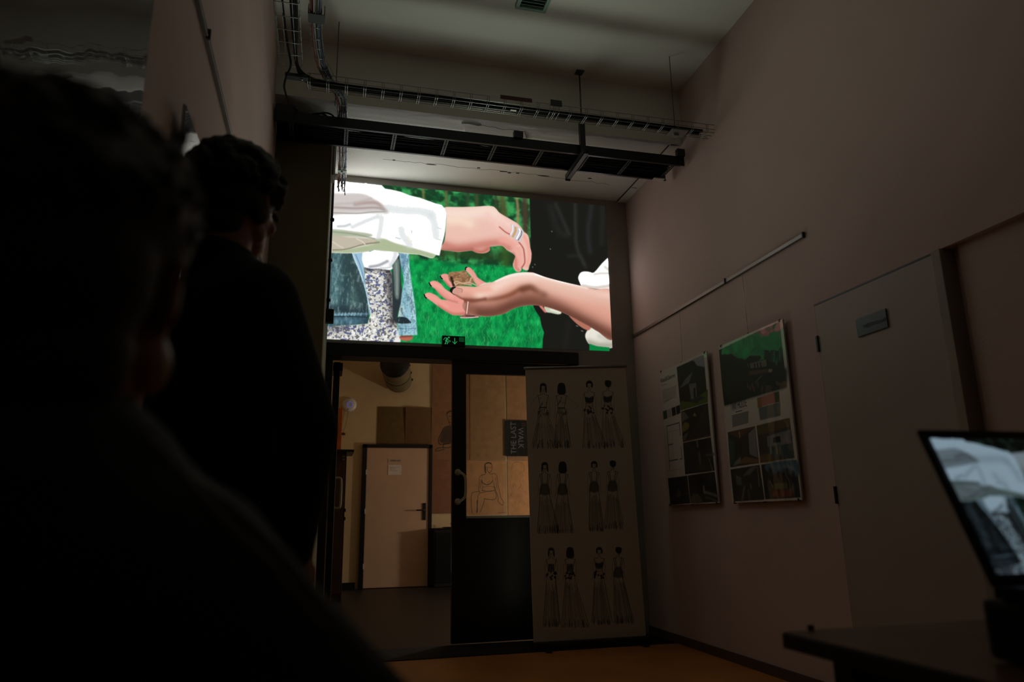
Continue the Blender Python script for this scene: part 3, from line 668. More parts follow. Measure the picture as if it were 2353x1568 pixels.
# a few coils heaped on the left end of the ladder
for k in range(5):
    cx_ = -.34+k*.055; pts = [(cx_+.07*math.cos(a)*1.2, 4.70+.07*math.sin(a), LZ+.07+.004*k+.012*math.sin(2*a+k)) for a in [i*PI/6 for i in range(12)]]
    o = tube('cable_loop', pts+[pts[0]], .006, M_cable, None, 6, None, 4); props(o, 'spare black cable coil heaped on the left end of the ladder', 'cable', 'coils on the ladder end')
eb = thing('junction_box', (-.40, 4.68, LZ+.06), 'black junction box on the far left end of the cable ladder', 'junction box')
box('housing', (-.44, 4.62, LZ+.058), (-.30, 4.78, LZ+.12), M_black, eb, .006); box('lid', (-.43, 4.63, LZ+.12), (-.31, 4.77, LZ+.128), M_blackg, eb, .003)

# ------------------------------------------------------------------ wire mesh cable tray in front of the ladder
TY0, TY1, TZ = 4.165, 4.275, 3.60
tr = thing('cable_tray', (1.2, 4.22, TZ), 'long wire mesh cable tray hung before the dropped beam, ending at the right wall', 'cable tray')
for (y, z) in ((TY0, TZ+.055), (TY0, TZ+.02), (TY0+.012, TZ), (TY0+.055, TZ), (TY1-.012, TZ), (TY1, TZ+.02), (TY1, TZ+.055)):
    tube('wire', [(-.21, y, z), (XR-.004, y, z)], .0022, M_galv, tr, 5)
def upath(y0, y1, z): return [(0, y0, z+.055), (0, y0, z+.006), (0, y0+.008, z-.002), (0, y1-.008, z-.002), (0, y1, z+.006), (0, y1, z+.055)]
bm = bmesh.new(); add_tube(bm, upath(TY0, TY1, 0), .0024, 6); ume = bm2me('cross_wire', bm, True); ume.materials.append(M_galv)
xs = []
x = -.215
while x < XR-.02:
    for dx in (0, .013):
        o = link('cross_wire', ume, None, tr); o.location = (x+dx, 0, TZ)
    x += .1148
for dx in (-.03, .035): o = link('cross_wire', ume, None, tr); o.location = (1.397+dx, 0, TZ)
# hanging rods with clamps
for rx, ry in ((2.333, 4.243), (-.045, 4.40)):
    tube('hanger_rod', [(rx, ry, TZ-.01), (rx, ry, ZC)], .0032, mat('rod_steel', (90, 92, 88), .4, .7), tr, 6)
boxes('clamp', [((2.27, 4.17, TZ-.016), (2.40, 4.262, TZ-.008)), ((2.31, 4.22, TZ-.03), (2.35, 4.26, TZ+.005))], M_galv, tr, .002)
box('coupling', (1.37, TY0-.012, TZ+.04), (1.45, TY0-.004, TZ+.085), M_black, tr, .002)
tg = quad('label_tag', [(1.02, TY0-.004, TZ+.075), (1.24, TY0-.004, TZ+.075), (1.24, TY0-.004, TZ+.045), (1.02, TY0-.004, TZ+.045)], mat('red_tag', (72, 22, 20), .6), tr, 'dark red tag', th=.002)
quad('label_tag', [(1.10, TY0+.03, TZ-.004), (1.10, TY0+.045, TZ-.004), (1.14, TY0+.045, TZ-.004), (1.14, TY0+.03, TZ-.004)], M_paperw, tr, 'small white tag', th=.001)
random.seed(9)
for k in range(6):                  # cables coming along the left tray and swinging into the long one
    y = TY0+.024+k*.0125; r = (.010, .008, .0105, .007, .009, .008)[k]; z0 = TZ+.012+(k % 2)*.008
    pts = [(-.255-.006*k, 1.2, 3.665+.004*k), (-.262-.006*k, 2.6, 3.66), (-.268-.005*k, 3.6, 3.66), (-.285, 3.98, 3.655), (-.265, 4.10+.01*k, 3.63), (-.20, y-.01, TZ+.03), (-.08, y, z0+.005)]
    for i in range(1, 9): pts.append((-.08+i*.325, y+random.uniform(-.004, .004), z0+random.uniform(0, .006)))
    if k in (2, 5): pts = pts[:-2]
    o = tube('cable', pts, r, M_cable, None, 8, None, 5)
    props(o, 'black cable swinging from the left tray into the long wire tray', 'cable', 'cables in the long wire tray')
# left tray along the left wall
tl = thing('cable_tray', (-.30, 3.0, 3.64), 'wire mesh cable tray running along the left wall towards the camera', 'cable tray')
for (x, z) in ((-.385, 3.69), (-.385, 3.66), (-.375, 3.64), (-.34, 3.64), (-.285, 3.64), (-.25, 3.66), (-.25, 3.69)):
    tube('wire', [(x, .9, z), (x, 4.10, z)], .0022, M_galv, tl, 5)
bm = bmesh.new(); add_tube(bm, [(-.385, 0, .052), (-.385, 0, .006), (-.377, 0, -.002), (-.258, 0, -.002), (-.25, 0, .006), (-.25, 0, .052)], .0024, 6)
lme = bm2me('cross_wire', bm, True); lme.materials.append(M_galv)
for k in range(16): o = link('cross_wire', lme, None, tl); o.location = (0, 4.09-k*.115, 3.64)
# loose lead hanging from the tray to the wall box
o = tube('lead', [(-.335, 2.6, 3.68), (-.34, 3.5, 3.67), (-.325, 3.9, 3.65), (-.31, 4.02, 3.60), (-.34, 4.14, 3.60), (-.36, 4.28, 3.60), (-.33, 4.45, 3.585), (-.30, 4.60, 3.645), (-.31, 4.66, 3.66)], .0065, M_cable, None, 8, None, 6)
props(o, 'single black lead drooping from the left tray to the ladder end', 'cable')
gb = thing('wall_socket', (-.30, 4.15, 3.62), 'grey clamp box where the two wire trays meet', 'bracket')
box('plate', (-.35, 4.13, 3.596), (-.215, 4.175, 3.62), mat('grey_clamp', (50, 54, 52), .5, .4), gb, .003)
lathe('screw', [(0, 0), (.008, 0), (.008, .006), (0, .007)], M_galv, gb, 10, Matrix.Translation((-.25, 4.15, 3.596)) @ Matrix.Rotation(PI, 4, 'X'))

# ------------------------------------------------------------------ narrow basket with coloured wires, running back to the picture
bk = thing('wire_basket', (.03, 5.0, 3.68), 'narrow wire basket of coloured wires running under the beam at the left of the picture', 'cable tray')
path = [(-.163, 2.2, 3.70), (-.163, 3.30, 3.70), (-.165, 3.85, 3.70), (-.135, 4.12, 3.70), (-.075, 4.31, 3.70), (-.012, 4.47, 3.70), (0.006, 4.75, 3.70), (.018, 5.2, 3.70), (.026, 5.62, 3.69)]
PB = catmull(path, 8)
def off(P, dx, dz): return [(p[0]+dx, p[1], p[2]+dz) for p in P]
for dx, dz in ((-.032, .03), (-.032, -.005), (-.012, -.022), (.012, -.022), (.032, -.005), (.032, .03)):
    tube('wire', off(PB, dx, dz), .0018, M_galv, bk, 5)
bm = bmesh.new(); add_tube(bm, [(-.032, 0, .03), (-.032, 0, -.012), (-.02, 0, -.024), (.02, 0, -.024), (.032, 0, -.012), (.032, 0, .03)], .002, 6)
bme = bm2me('cross_wire', bm, True); bme.materials.append(M_galv)
L = 0
for i in range(1, len(PB)):
    d = np.linalg.norm(PB[i]-PB[i-1]); L += d
    if L > .085: L = 0; o = link('cross_wire', bme, None, bk); o.location = tuple(PB[i])
boxes('coupling', [((-.205, 3.62, 3.672), (-.118, 3.70, 3.676)), ((-.207, 3.62, 3.672), (-.203, 3.70, 3.735)), ((-.120, 3.62, 3.672), (-.116, 3.70, 3.735))], mat('grey_clamp', (50, 54, 52)), bk, .001)
gcp = box('terminal_plate', (-.012, 5.46, 3.660), (.058, 5.50, 3.668), mat('pale_green_plate', (150, 176, 158), .5), bk, .002, 'pale green terminal plate')
lathe('hole', [(0, 0), (.010, 0), (.010, .002), (0, .002)], M_ink, gcp, 14, Matrix.Translation((.022, 5.48, 3.6575)))
WC = [((110, 42, 32), 'red'), ((150, 145, 140), 'white'), ((14, 16, 18), 'black'), ((46, 70, 110), 'blue'), ((130, 84, 46), 'orange'), ((90, 92, 90), 'grey'), ((150, 145, 140), 'white'), ((96, 60, 46), 'brown'), ((14, 16, 18), 'black'), ((110, 42, 32), 'red'), ((90, 92, 90), 'grey'), ((14, 16, 18), 'black')]
random.seed(12)
for k, (c, nm) in enumerate(WC):
    ox = (k % 4)*.014-.021; oz = (k//4)*.011-.014; pts = []
    for i, p in enumerate(PB):
        if i % 4: continue
        pts.append((p[0]+ox+random.uniform(-.007, .007), p[1], p[2]+oz+random.uniform(-.003, .006)))
    e = pts[-1]; pts += [(e[0]+random.uniform(-.02, .01), e[1]+.05, e[2]-.01-random.uniform(0, .05)), (e[0]+random.uniform(-.03, .02), e[1]+.10, e[2]-.03-random.uniform(0, .09))]
    o = tube('wire_lead', pts, .0045, mat('insulation_'+nm, c, .5, var=.05), None, 6, None, 3)
    props(o, '%s insulated wire bundled in the narrow basket beside the picture' % nm, 'wire', 'coloured wires in the narrow basket')
# black conduit with clips and a small box down the edge of the pier
cdt = thing('conduit', (-.045, 5.3, 2.4), 'thin black conduit with clips running down beside the picture', 'conduit')
CX, CY = -.038, 5.25
pt = on(1, CY, 762, 470); pb_ = on(1, CY, 752, 712)
tube('pipe', [(CX, CY, pb_.z), (CX, CY, ZS-.01)], .009, M_black, cdt, 10)
for py in (505, 598, 690): z = on(1, CY, 760, py).z; lathe('clip', [(0, -.012), (.014, -.012), (.016, 0), (.014, .012), (0, .012)], M_black, cdt, 12, Matrix.Translation((CX+.004, CY, z)))
jb = thing('switch_box', (-.03, CY, pb_.z-.1), 'small black box at the lower end of the conduit beside the picture', 'box')
box('housing', (-.056, CY-.03, pb_.z-.10), (.008, CY+.03, pb_.z), M_black, jb, .004); box('lid', (-.05, CY-.036, pb_.z-.09), (.002, CY-.03, pb_.z-.01), M_blackg, jb, .002)
box('cover_strip', (-.054, 5.02, 3.40), (-.036, 5.16, ZS-.03), mat('grey_strip', (120, 116, 108), .6), cdt, .001)

# ------------------------------------------------------------------ ceiling vent
v0 = on(2, ZC, 1183, 8); vx0, vx1 = 1.078, 1.288
vt = thing('ceiling_vent', (1.18, 3.86, ZC), 'square pale green ventilation grille on the ceiling', 'vent')
MV = mat('vent_paint', (120, 150, 134), .5)
boxes('frame', [((vx0, 3.74, ZC-.035), (vx1, 3.765, ZC-.001)), ((vx0, 3.935, ZC-.035), (vx1, 3.96, ZC-.001)), ((vx0, 3.765, ZC-.035), (vx0+.025, 3.935, ZC-.001)), ((vx1-.025, 3.765, ZC-.035), (vx1, 3.935, ZC-.001))], MV, vt, .002)
for k in range(6):
    y = 3.782+k*.028; box('slat', (vx0+.025, -.010, -.001), (vx1-.025, .010, .001), MV, vt, M=Matrix.Translation((0, y, ZC-.022)) @ Matrix.Rotation(.6, 4, 'X'))
box('duct_back', (vx0+.02, 3.76, ZC-.006), (vx1-.02, 3.94, ZC-.002), M_black, vt)

# ------------------------------------------------------------------ picture rails, hanging wires, posters
def prail(x, s, y0, y1, z, label):
    t_ = thing('picture_rail', (x, (y0+y1)/2, z), label, 'rail')
    boxes('track', [((x-s*.014, y0, z-.012), (x-s*.001, y1, z+.012)), ((x-s*.016, y0, z-.012), (x-s*.012, y1, z-.008))], M_rail, t_, .001)
    box('end_cap', (x-s*.018, y0-.006, z-.015), (x, y0+.004, z+.018), M_black, t_)
    for yy in (y0+(y1-y0)*.35,): box('hook', (x-s*.022, yy-.005, z-.016), (x-s*.008, yy+.005, z+.02), M_black, t_)
    return t_
prail(XR, 1, 3.345, YB-.01, 2.481, 'slim grey picture rail above the two posters on the right wall')
prail(XL, -1, .8, 4.9, 2.485, 'slim dark picture rail on the left wall')
wy = on(0, XR-.015, 1707, 640).y
o = tube('hanging_wire', [(XR-.016, wy, 2.47), (XR-.022, wy-.01, 2.04)], .0012, M_galv, None, 5); props(o, 'thin steel wire from the right rail down to the larger glossy poster', 'wire')
wy2 = on(0, XR-.015, 1563, 735).y
o = tube('hanging_wire', [(XR-.016, wy2, 2.47), (XR-.022, wy2, 2.04)], .0012, mat('clear_line', (150, 140, 130), .5), None, 5); props(o, 'thin clear line from the right rail to the poster nearest the corner', 'wire')
PX = XR-.032
def poster(name, corners, label, draw, col=(214, 208, 198), coat=1.0):
    ys = [c[0] for c in corners]; zs = [c[1] for c in corners]
    y0, y1, z0, z1_ = max(ys), min(ys), min(zs), max(zs)
    W_, H_ = 560, int(560*(z1_-z0)/(y0-y1))
    def tf(px, py): p = on(0, PX, px, py); return ((y0-p.y)/(y0-y1)*W_, (z1_-p.z)/(z1_-z0)*H_)
    c = Cv(W_, H_, col, tf); draw(c)
    m = print_mat(name, c, .55, coat, 0, 1, .02, .25)
    tt = thing('poster', (PX, (y0+y1)/2, z0), label, 'poster')
    q = quad('print', [(PX, y0, z1_), (PX, y1, z1_), (PX, y1, z0), (PX, y0, z0)], m, tt, None, 24, 24, .006, 0)
    boxes('backing_board', [((PX+.002, y1, z0), (PX+.010, y0, z1_))], M_board, tt)
    for yy in (y0-.03, (y0+y1)/2, y1+.03):
        for zz in (z0+.002, z1_-.002): box('clip', (PX-.003, yy-.006, zz-.008), (PX+.012, yy+.006, zz+.008), M_black, tt)
    for yy in (y0-.12, y1+.12):
        for zz in (z0+.15, z1_-.15): box('standoff', (PX+.01, yy-.015, zz-.015), (XR-.001, yy+.015, zz+.015), M_black, tt)
    return tt, tf, (y0, y1, z0, z1_)
def P1(L): return [(1500+u/4.356, 810+v/4.356) for u, v in L]
def P2(L): return [(1640+u/3.564, 730+v/3.564) for u, v in L]
def draw1(c):
    D = (30, 30, 28)
    c.poly(P1([(246, 152), (510, 30), (552, 500), (286, 582)]), (34, 44, 34), n=0, blur=.6)
    c.poly(P1([(400, 70), (510, 30), (520, 150), (430, 130)]), (150, 152, 156), n=0, blur=3)
    c.poly(P1([(255, 150), (420, 90), (470, 180), (520, 250), (530, 420), (280, 460)]), (26, 36, 24), n=0, blur=3)
    c.poly(P1([(276, 362), (330, 270), (406, 194), (368, 310)]), (110, 112, 114), n=0, blur=.8)
    c.poly(P1([(276, 362), (368, 312), (376, 490), (285, 480)]), (30, 24, 22), n=0, blur=.8)
    c.poly(P1([(368, 318), (440, 304), (446, 450), (390, 476)]), (120, 118, 114), n=0, blur=.8)
    c.poly(P1([(414, 362), (432, 358), (436, 455), (418, 460)]), (24, 24, 24), n=0, blur=.6)
    c.poly(P1([(284, 490), (380, 500), (470, 440), (552, 370), (552, 500), (286, 582)]), (84, 104, 26), n=0, blur=2)
    c.poly(P1([(380, 498), (470, 440), (530, 450), (440, 510)]), (60, 62, 56), n=0, blur=1)
    c.poly(P1([(289, 592), (552, 508), (580, 838), (308, 900)]), (36, 30, 26), n=0, blur=.6)
    c.poly(P1([(289, 592), (330, 600), (372, 656), (300, 700)]), (104, 100, 92), n=0, blur=2)
    c.poly(P1([(404, 640), (424, 600), (446, 640)]), (140, 140, 70), n=0, blur=1)
    c.poly(P1([(300, 740), (330, 700), (372, 720), (360, 770), (306, 800)]), (120, 116, 30), n=3, blur=2)
    c.poly(P1([(360, 860), (420, 740), (470, 660), (540, 520), (574, 830), (440, 840)]), (52, 44, 42), n=0, blur=2)
    c.poly(P1([(306, 840), (372, 790), (340, 870), (312, 895)]), (96, 92, 84), n=0, blur=1.5)
    c.poly(P1([(330, 880), (578, 820), (580, 838), (308, 900)]), (88, 66, 40), n=0, blur=1.5)
    c.poly(P1([(310, 908), (582, 852), (620, 1186), (332, 1222)]), (34, 34, 32), n=0, blur=.6)
    for L, w, col in (([(450, 900), (456, 940)], 24, (150, 150, 146)), ([(470, 1020), (480, 1110)], 34, (118, 116, 108)), ([(450, 1160), (560, 1150)], 60, (70, 70, 30)), ([(540, 1030), (610, 1020)], 18, (104, 106, 106)),
                      ([(566, 1070), (600, 1180)], 10, (140, 140, 140)), ([(330, 920), (430, 980)], 8, (70, 66, 62)), ([(560, 880), (570, 980)], 40, (58, 60, 62))):
        c.line(P1(L), w, col, .8, soft=4)
    for k in range(7): c.line(P1([(330, 1010+k*30), (400, 1030+k*22)]), 5, (58, 54, 50), .7, soft=2)
    c.poly(P1([(152, 1262), (352, 1236), (382, 1512), (178, 1528)]), (28, 27, 25), n=0, blur=.6)
    c.poly(P1([(236, 1430), (262, 1360), (290, 1430), (280, 1450), (240, 1450)]), (84, 78, 56), n=0, blur=3)
    c.line(P1([(190, 1440), (240, 1420)]), 10, (70, 70, 68), .6, soft=4); c.line(P1([(300, 1420), (370, 1420)]), 10, (70, 70, 68), .6, soft=4)
    c.poly(P1([(358, 1234), (620, 1196), (656, 1496), (386, 1512)]), (30, 29, 26), n=0, blur=.6)
    c.poly(P1([(392, 1450), (420, 1410), (470, 1430), (500, 1480), (480, 1508), (394, 1508)]), (96, 94, 66), n=3, blur=3)
    c.line(P1([(515, 1350), (520, 1400)]), 20, (140, 138, 132), .8, soft=3); c.line(P1([(530, 1400), (650, 1440)]), 16, (130, 130, 126), .8, soft=3)
    c.line(P1([(535, 1450), (640, 1490)]), 14, (110, 108, 104), .8, soft=4)
    for k, col in enumerate(((58, 76, 66), (176, 168, 156), (34, 34, 32), (34, 36, 36))):
        x = 102+k*45; y = 592-k*17
        c.poly(P1([(x, y), (x+41, y-14), (x+47, y+68), (x+8, y+84)]), col, n=0, blur=.5)
    for L in ([(142, 740), (272, 705), (282, 830)], [(142, 740), (172, 1170)], [(170, 1088), (256, 1072)], [(280, 1070), (298, 1066), (290, 950)], [(156, 930), (206, 918)]):
        c.line(P1(L), 6, (66, 74, 64), .9, n=0, soft=1)
    for L in ([(200, 750), (212, 1060)], [(150, 800), (280, 770)], [(206, 918), (212, 1060)], [(130, 1190), (310, 1165)], [(120, 760), (150, 1190)]):
        c.line(P1(L), 2, (140, 120, 110), .7, n=0, soft=.8)
    for k in range(13):
        y = 385+k*11; e = 240 if k < 11 else 200-20*(k-11)
        c.line(P1([(92+k*1.2, y), (e, y-48)]), 2.4, (110, 104, 98), .75, n=0, soft=.8)
    c.line(P1([(86, 334), (140, 318)]), 2.5, (120, 70, 60), .8, n=0, soft=.8)
def draw2(c):
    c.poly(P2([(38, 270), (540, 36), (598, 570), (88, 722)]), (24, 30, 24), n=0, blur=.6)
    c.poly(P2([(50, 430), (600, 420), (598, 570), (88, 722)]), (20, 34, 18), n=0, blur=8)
    c.poly(P2([(300, 376), (434, 344), (440, 400), (310, 420)]), (120, 118, 96), n=0, blur=1.2)
    for k in range(3): c.line(P2([(340+k*24, 385-k*5), (344+k*24, 410-k*5)]), 12, (38, 36, 30), .9, n=0, soft=1.5)
    c.poly(P2([(290, 440), (440, 420), (470, 436), (440, 450), (300, 470)]), (92, 72, 40), n=0, blur=1.5)
    c.line(P2([(460, 436), (476, 434)]), 16, (170, 160, 130), .9, n=0, soft=2)
    c.line(P2([(280, 376), (296, 406)]), 6, (150, 150, 140), .7, n=0, soft=2); c.line(P2([(350, 530), (400, 476)]), 10, (96, 96, 84), .8, n=0, soft=2)
    for u, v in ((282, 560), (304, 580), (322, 560), (335, 590), (366, 552)): c.line(P2([(u, v-14), (u+3, v+12)]), 10, (150, 88, 60), .8, n=0, soft=2)
    c.line(P2([(50, 420), (240, 470)]), 3, (60, 66, 60), .6, n=0, soft=1.5); c.line(P2([(238, 460), (244, 560)]), 3, (66, 70, 66), .6, n=0, soft=1.5)
    c.poly(P2([(362, 660), (396, 650), (404, 734), (368, 742)]), (150, 110, 30), n=0, blur=.6)
    c.poly(P2([(392, 650), (500, 614), (506, 700), (400, 728)]), (196, 120, 108), n=0, blur=.6)
    c.poly(P2([(500, 616), (538, 604), (546, 690), (508, 700)]), (80, 84, 40), n=0, blur=.6)
    c.poly(P2([(374, 742), (548, 692), (552, 804), (386, 842)]), (110, 114, 116), n=0, blur=.6)
    for k in range(11):
        y = 806+k*9; c.line(P2([(152+k*.7, y), (290, y-36)]), 3.4, (60, 58, 56), .85, n=0, soft=.7)
    c.line(P2([(184, 776), (238, 762)]), 4, (50, 48, 46), .9, n=0, soft=.8)
    # four interior pictures
    c.poly(P2([(116, 942), (345, 892), (378, 1192), (136, 1228)]), (52, 50, 46), n=0, blur=.6)
    c.poly(P2([(116, 942), (345, 892), (300, 930), (215, 990)]), (100, 66, 34), n=0, blur=2)
    c.poly(P2([(290, 950), (345, 900), (368, 1150), (300, 1120)]), (140, 140, 132), n=0, blur=2)
    c.poly(P2([(120, 990), (170, 1010), (175, 1200), (138, 1220)]), (56, 84, 70), n=0, blur=3)
    c.poly(P2([(206, 1020), (236, 1010), (240, 1110), (212, 1120)]), (34, 34, 34), n=0, blur=1.5)
    c.poly(P2([(190, 1200), (260, 1140), (376, 1160), (376, 1190)]), (130, 96, 56), n=0, blur=2)
    c.poly(P2([(180, 1180), (226, 1140), (226, 1190), (160, 1220)]), (134, 132, 122), n=0, blur=2)
    c.line(P2([(214, 940), (218, 980)]), 8, (210, 190, 150), .8, n=0, soft=3)
    c.poly(P2([(358, 888), (622, 824), (664, 1150), (390, 1190)]), (60, 58, 50), n=0, blur=.6)
    c.poly(P2([(358, 888), (622, 824), (630, 890), (440, 950), (370, 960)]), (96, 80, 36), n=0, blur=2)
    c.poly(P2([(440, 975), (630, 915), (640, 1030), (450, 1070)]), (128, 132, 134), n=0, blur=2)
    c.poly(P2([(490, 985), (548, 972), (552, 1020), (494, 1028)]), (20, 20, 20), n=0, blur=1)
    c.poly(P2([(450, 1060), (640, 1040), (652, 1150), (460, 1150)]), (56, 84, 84), n=0, blur=3)
    for u in (470, 520, 545): c.line(P2([(u, 1060), (u+6, 1110)]), 14, (150, 154, 150), .7, n=0, soft=2)
    c.poly(P2([(385, 1130), (470, 1110), (500, 1176), (390, 1190)]), (112, 84, 44), n=0, blur=3)
    c.poly(P2([(138, 1246), (382, 1208), (424, 1492), (166, 1508)]), (44, 44, 40), n=0, blur=.6)
    c.poly(P2([(240, 1300), (300, 1230), (370, 1215), (300, 1290)]), (110, 112, 100), n=0, blur=3)
    c.poly(P2([(180, 1290), (230, 1310), (235, 1380), (190, 1370)]), (96, 104, 106), n=0, blur=2)
    c.line(P2([(366, 1230), (380, 1380)]), 7, (150, 148, 138), .8, n=0, soft=2); c.line(P2([(256, 1390), (236, 1500)]), 24, (136, 134, 124), .7, n=0, soft=5)
    c.line(P2([(290, 1420), (300, 1490)]), 18, (110, 108, 104), .6, n=0, soft=5); c.line(P2([(308, 1370), (312, 1395)]), 12, (130, 130, 126), .8, n=0, soft=3)
    c.poly(P2([(396, 1206), (676, 1170), (712, 1474), (430, 1490)]), (22, 26, 28), n=0, blur=.6)
    c.poly(P2([(440, 1200), (676, 1170), (690, 1300), (600, 1280), (540, 1260), (500, 1300), (440, 1260)]), (76, 116, 144), n=3, blur=4)
    c.line(P2([(470, 1230), (600, 1220), (670, 1250)]), 16, (140, 156, 166), .5, soft=8)
    for u, v in ((470, 1250), (500, 1300), (600, 1260), (650, 1290)): c.line(P2([(u, v), (u+6, 1420)]), 36, (18, 22, 22), .9, n=0, soft=6)
    c.poly(P2([(500, 1360), (606, 1346), (612, 1404), (508, 1410)]), (104, 104, 60), n=0, blur=1.5)
    c.poly(P2([(480, 1420), (640, 1404), (660, 1470), (490, 1474)]), (128, 62, 36), n=0, blur=5)
    c.line(P2([(466, 1340), (490, 1384)]), 6, (190, 190, 186), .8, n=0, soft=2)
pA, tfA, eA = poster('poster_print_corner', [(on(0, PX, 1515, 858).y, 2.052), (on(0, PX, 1652, 1158).y, 1.004)], 'glossy architecture poster headed Wood & Concrete, nearest the corner on the right wall', draw1)
pB, tfB, eB = poster('poster_print_near', [(on(0, PX, 1652, 805).y, 2.046), (on(0, PX, 1843, 1150).y, 1.0)], 'glossy Tiny House poster with a green screen reflection along its top, on the right wall', draw2)
def ptext(s, px, py, px2, h, par, m=M_ink):
    a = on(0, PX-.0035, px, py); b = on(0, PX-.0035, px2, py)
    text('lettering', s, (PX-.0045, a.y, a.z), (0, -1, 0), (0, 0, 1), h, m, par, None, fit=abs(b.y-a.y))
ptext('Wood & Concrete', 1518, 880.5, 1553, .034, pA)
ptext('TINY HOUSE', 1680, 944, 1718, .052, pB)
# left wall posters, seen very obliquely, with a mirror-like foil
def draw3(c):
    c.a[:] = np.array((30, 34, 30))/255
    c.a = c.a*(.7+.6*fbm(c.h, c.w, 60, 3, 4))[..., None]
LXp = XL+.03
for k, (y0, y1, zt, lab) in enumerate(((.88, on(0, LXp, 346, 70).y, 2.105, 'dark glossy poster high on the left wall, nearest the camera'),
                                   (on(0, LXp, 425, 264).y, on(0, LXp, 425, 264).y+.735, 2.06, 'glossy poster on the left wall seen edge on between the two heads'))):
    c = Cv(128, 180, (30, 34, 30), lambda a, b: (a, b)); draw3(c)
    m = print_mat('left_poster_print', c, .5, 1.0, 0, 1, .015, .12)
    m.node_tree.nodes['Principled BSDF'].inputs['Coat IOR'].default_value = 2.3
    tt = thing('poster', (LXp, (y0+y1)/2, 1.0), lab, 'poster')
    quad('print', [(LXp, y0, zt), (LXp, y1, zt), (LXp, y1, 1.0), (LXp, y0, 1.0)], m, tt, None, 20, 20, .004, 0)
    box('backing_board', (LXp-.008, y0, 1.0), (LXp-.002, y1, zt), M_board, tt)
    for yy in (y0+.1, y1-.1):
        box('standoff', (XL+.001, yy-.015, 1.15), (LXp-.008, yy+.015, 1.2), M_black, tt); box('standoff', (XL+.001, yy-.015, 1.85), (LXp-.008, yy+.015, 1.9), M_black, tt)

# ------------------------------------------------------------------ door in the right wall
dr = thing('door_1', (XR, (D0+D1)/2, 0), 'grey laminate door in the right wall with a small name plate', 'door', kind='structure')
box('leaf', (XR-.004, D1, .01), (XR+.036, D0-.006, DZ-.012), M_door, dr, .002)
box('jamb', (XR-.016, D1-.052, 0), (XR+.068, D1-.004, DZ+.0), mat('jamb_paint', (156, 146, 134), .6), dr, .003)
box('head_gap', (XR-.002, D1, DZ-.010), (XR+.05, D0, DZ-.001), M_black, dr)
for py, px in ((792, 1876), (1138, 1919)):
    p = on(0, XR-.006, px, py); box('hinge', (XR-.014, D0-.010, p.z-.045), (XR-.002, D0+.006, p.z+.045), M_black, dr, .003)
n0, n1_ = on(0, XR-.008, 1968, 745), on(0, XR-.008, 2042, 752)
npl = box('name_plate', (XR-.012, n1_.y, n1_.z), (XR-.005, n0.y, n1_.z+.094), mat('plate_acrylic', (74, 78, 72), .25, 0), dr, .002, 'small glossy name plate')
text('lettering', 'M\u011aSTO.UP', (XR-.0135, n0.y-.05, n1_.z+.034), (0, -1, 0), (0, 0, 1), .022, M_ink, npl, fit=.16)
hl = lathe('knob', [(0, 0), (.024, 0), (.024, .008), (.010, .010), (.010, .045), (0, .046)], M_rail, dr, 16, Matrix.Translation((XR-.004, D1+.06, 1.02)) @ Matrix.Rotation(-PI/2, 4, 'Y'))

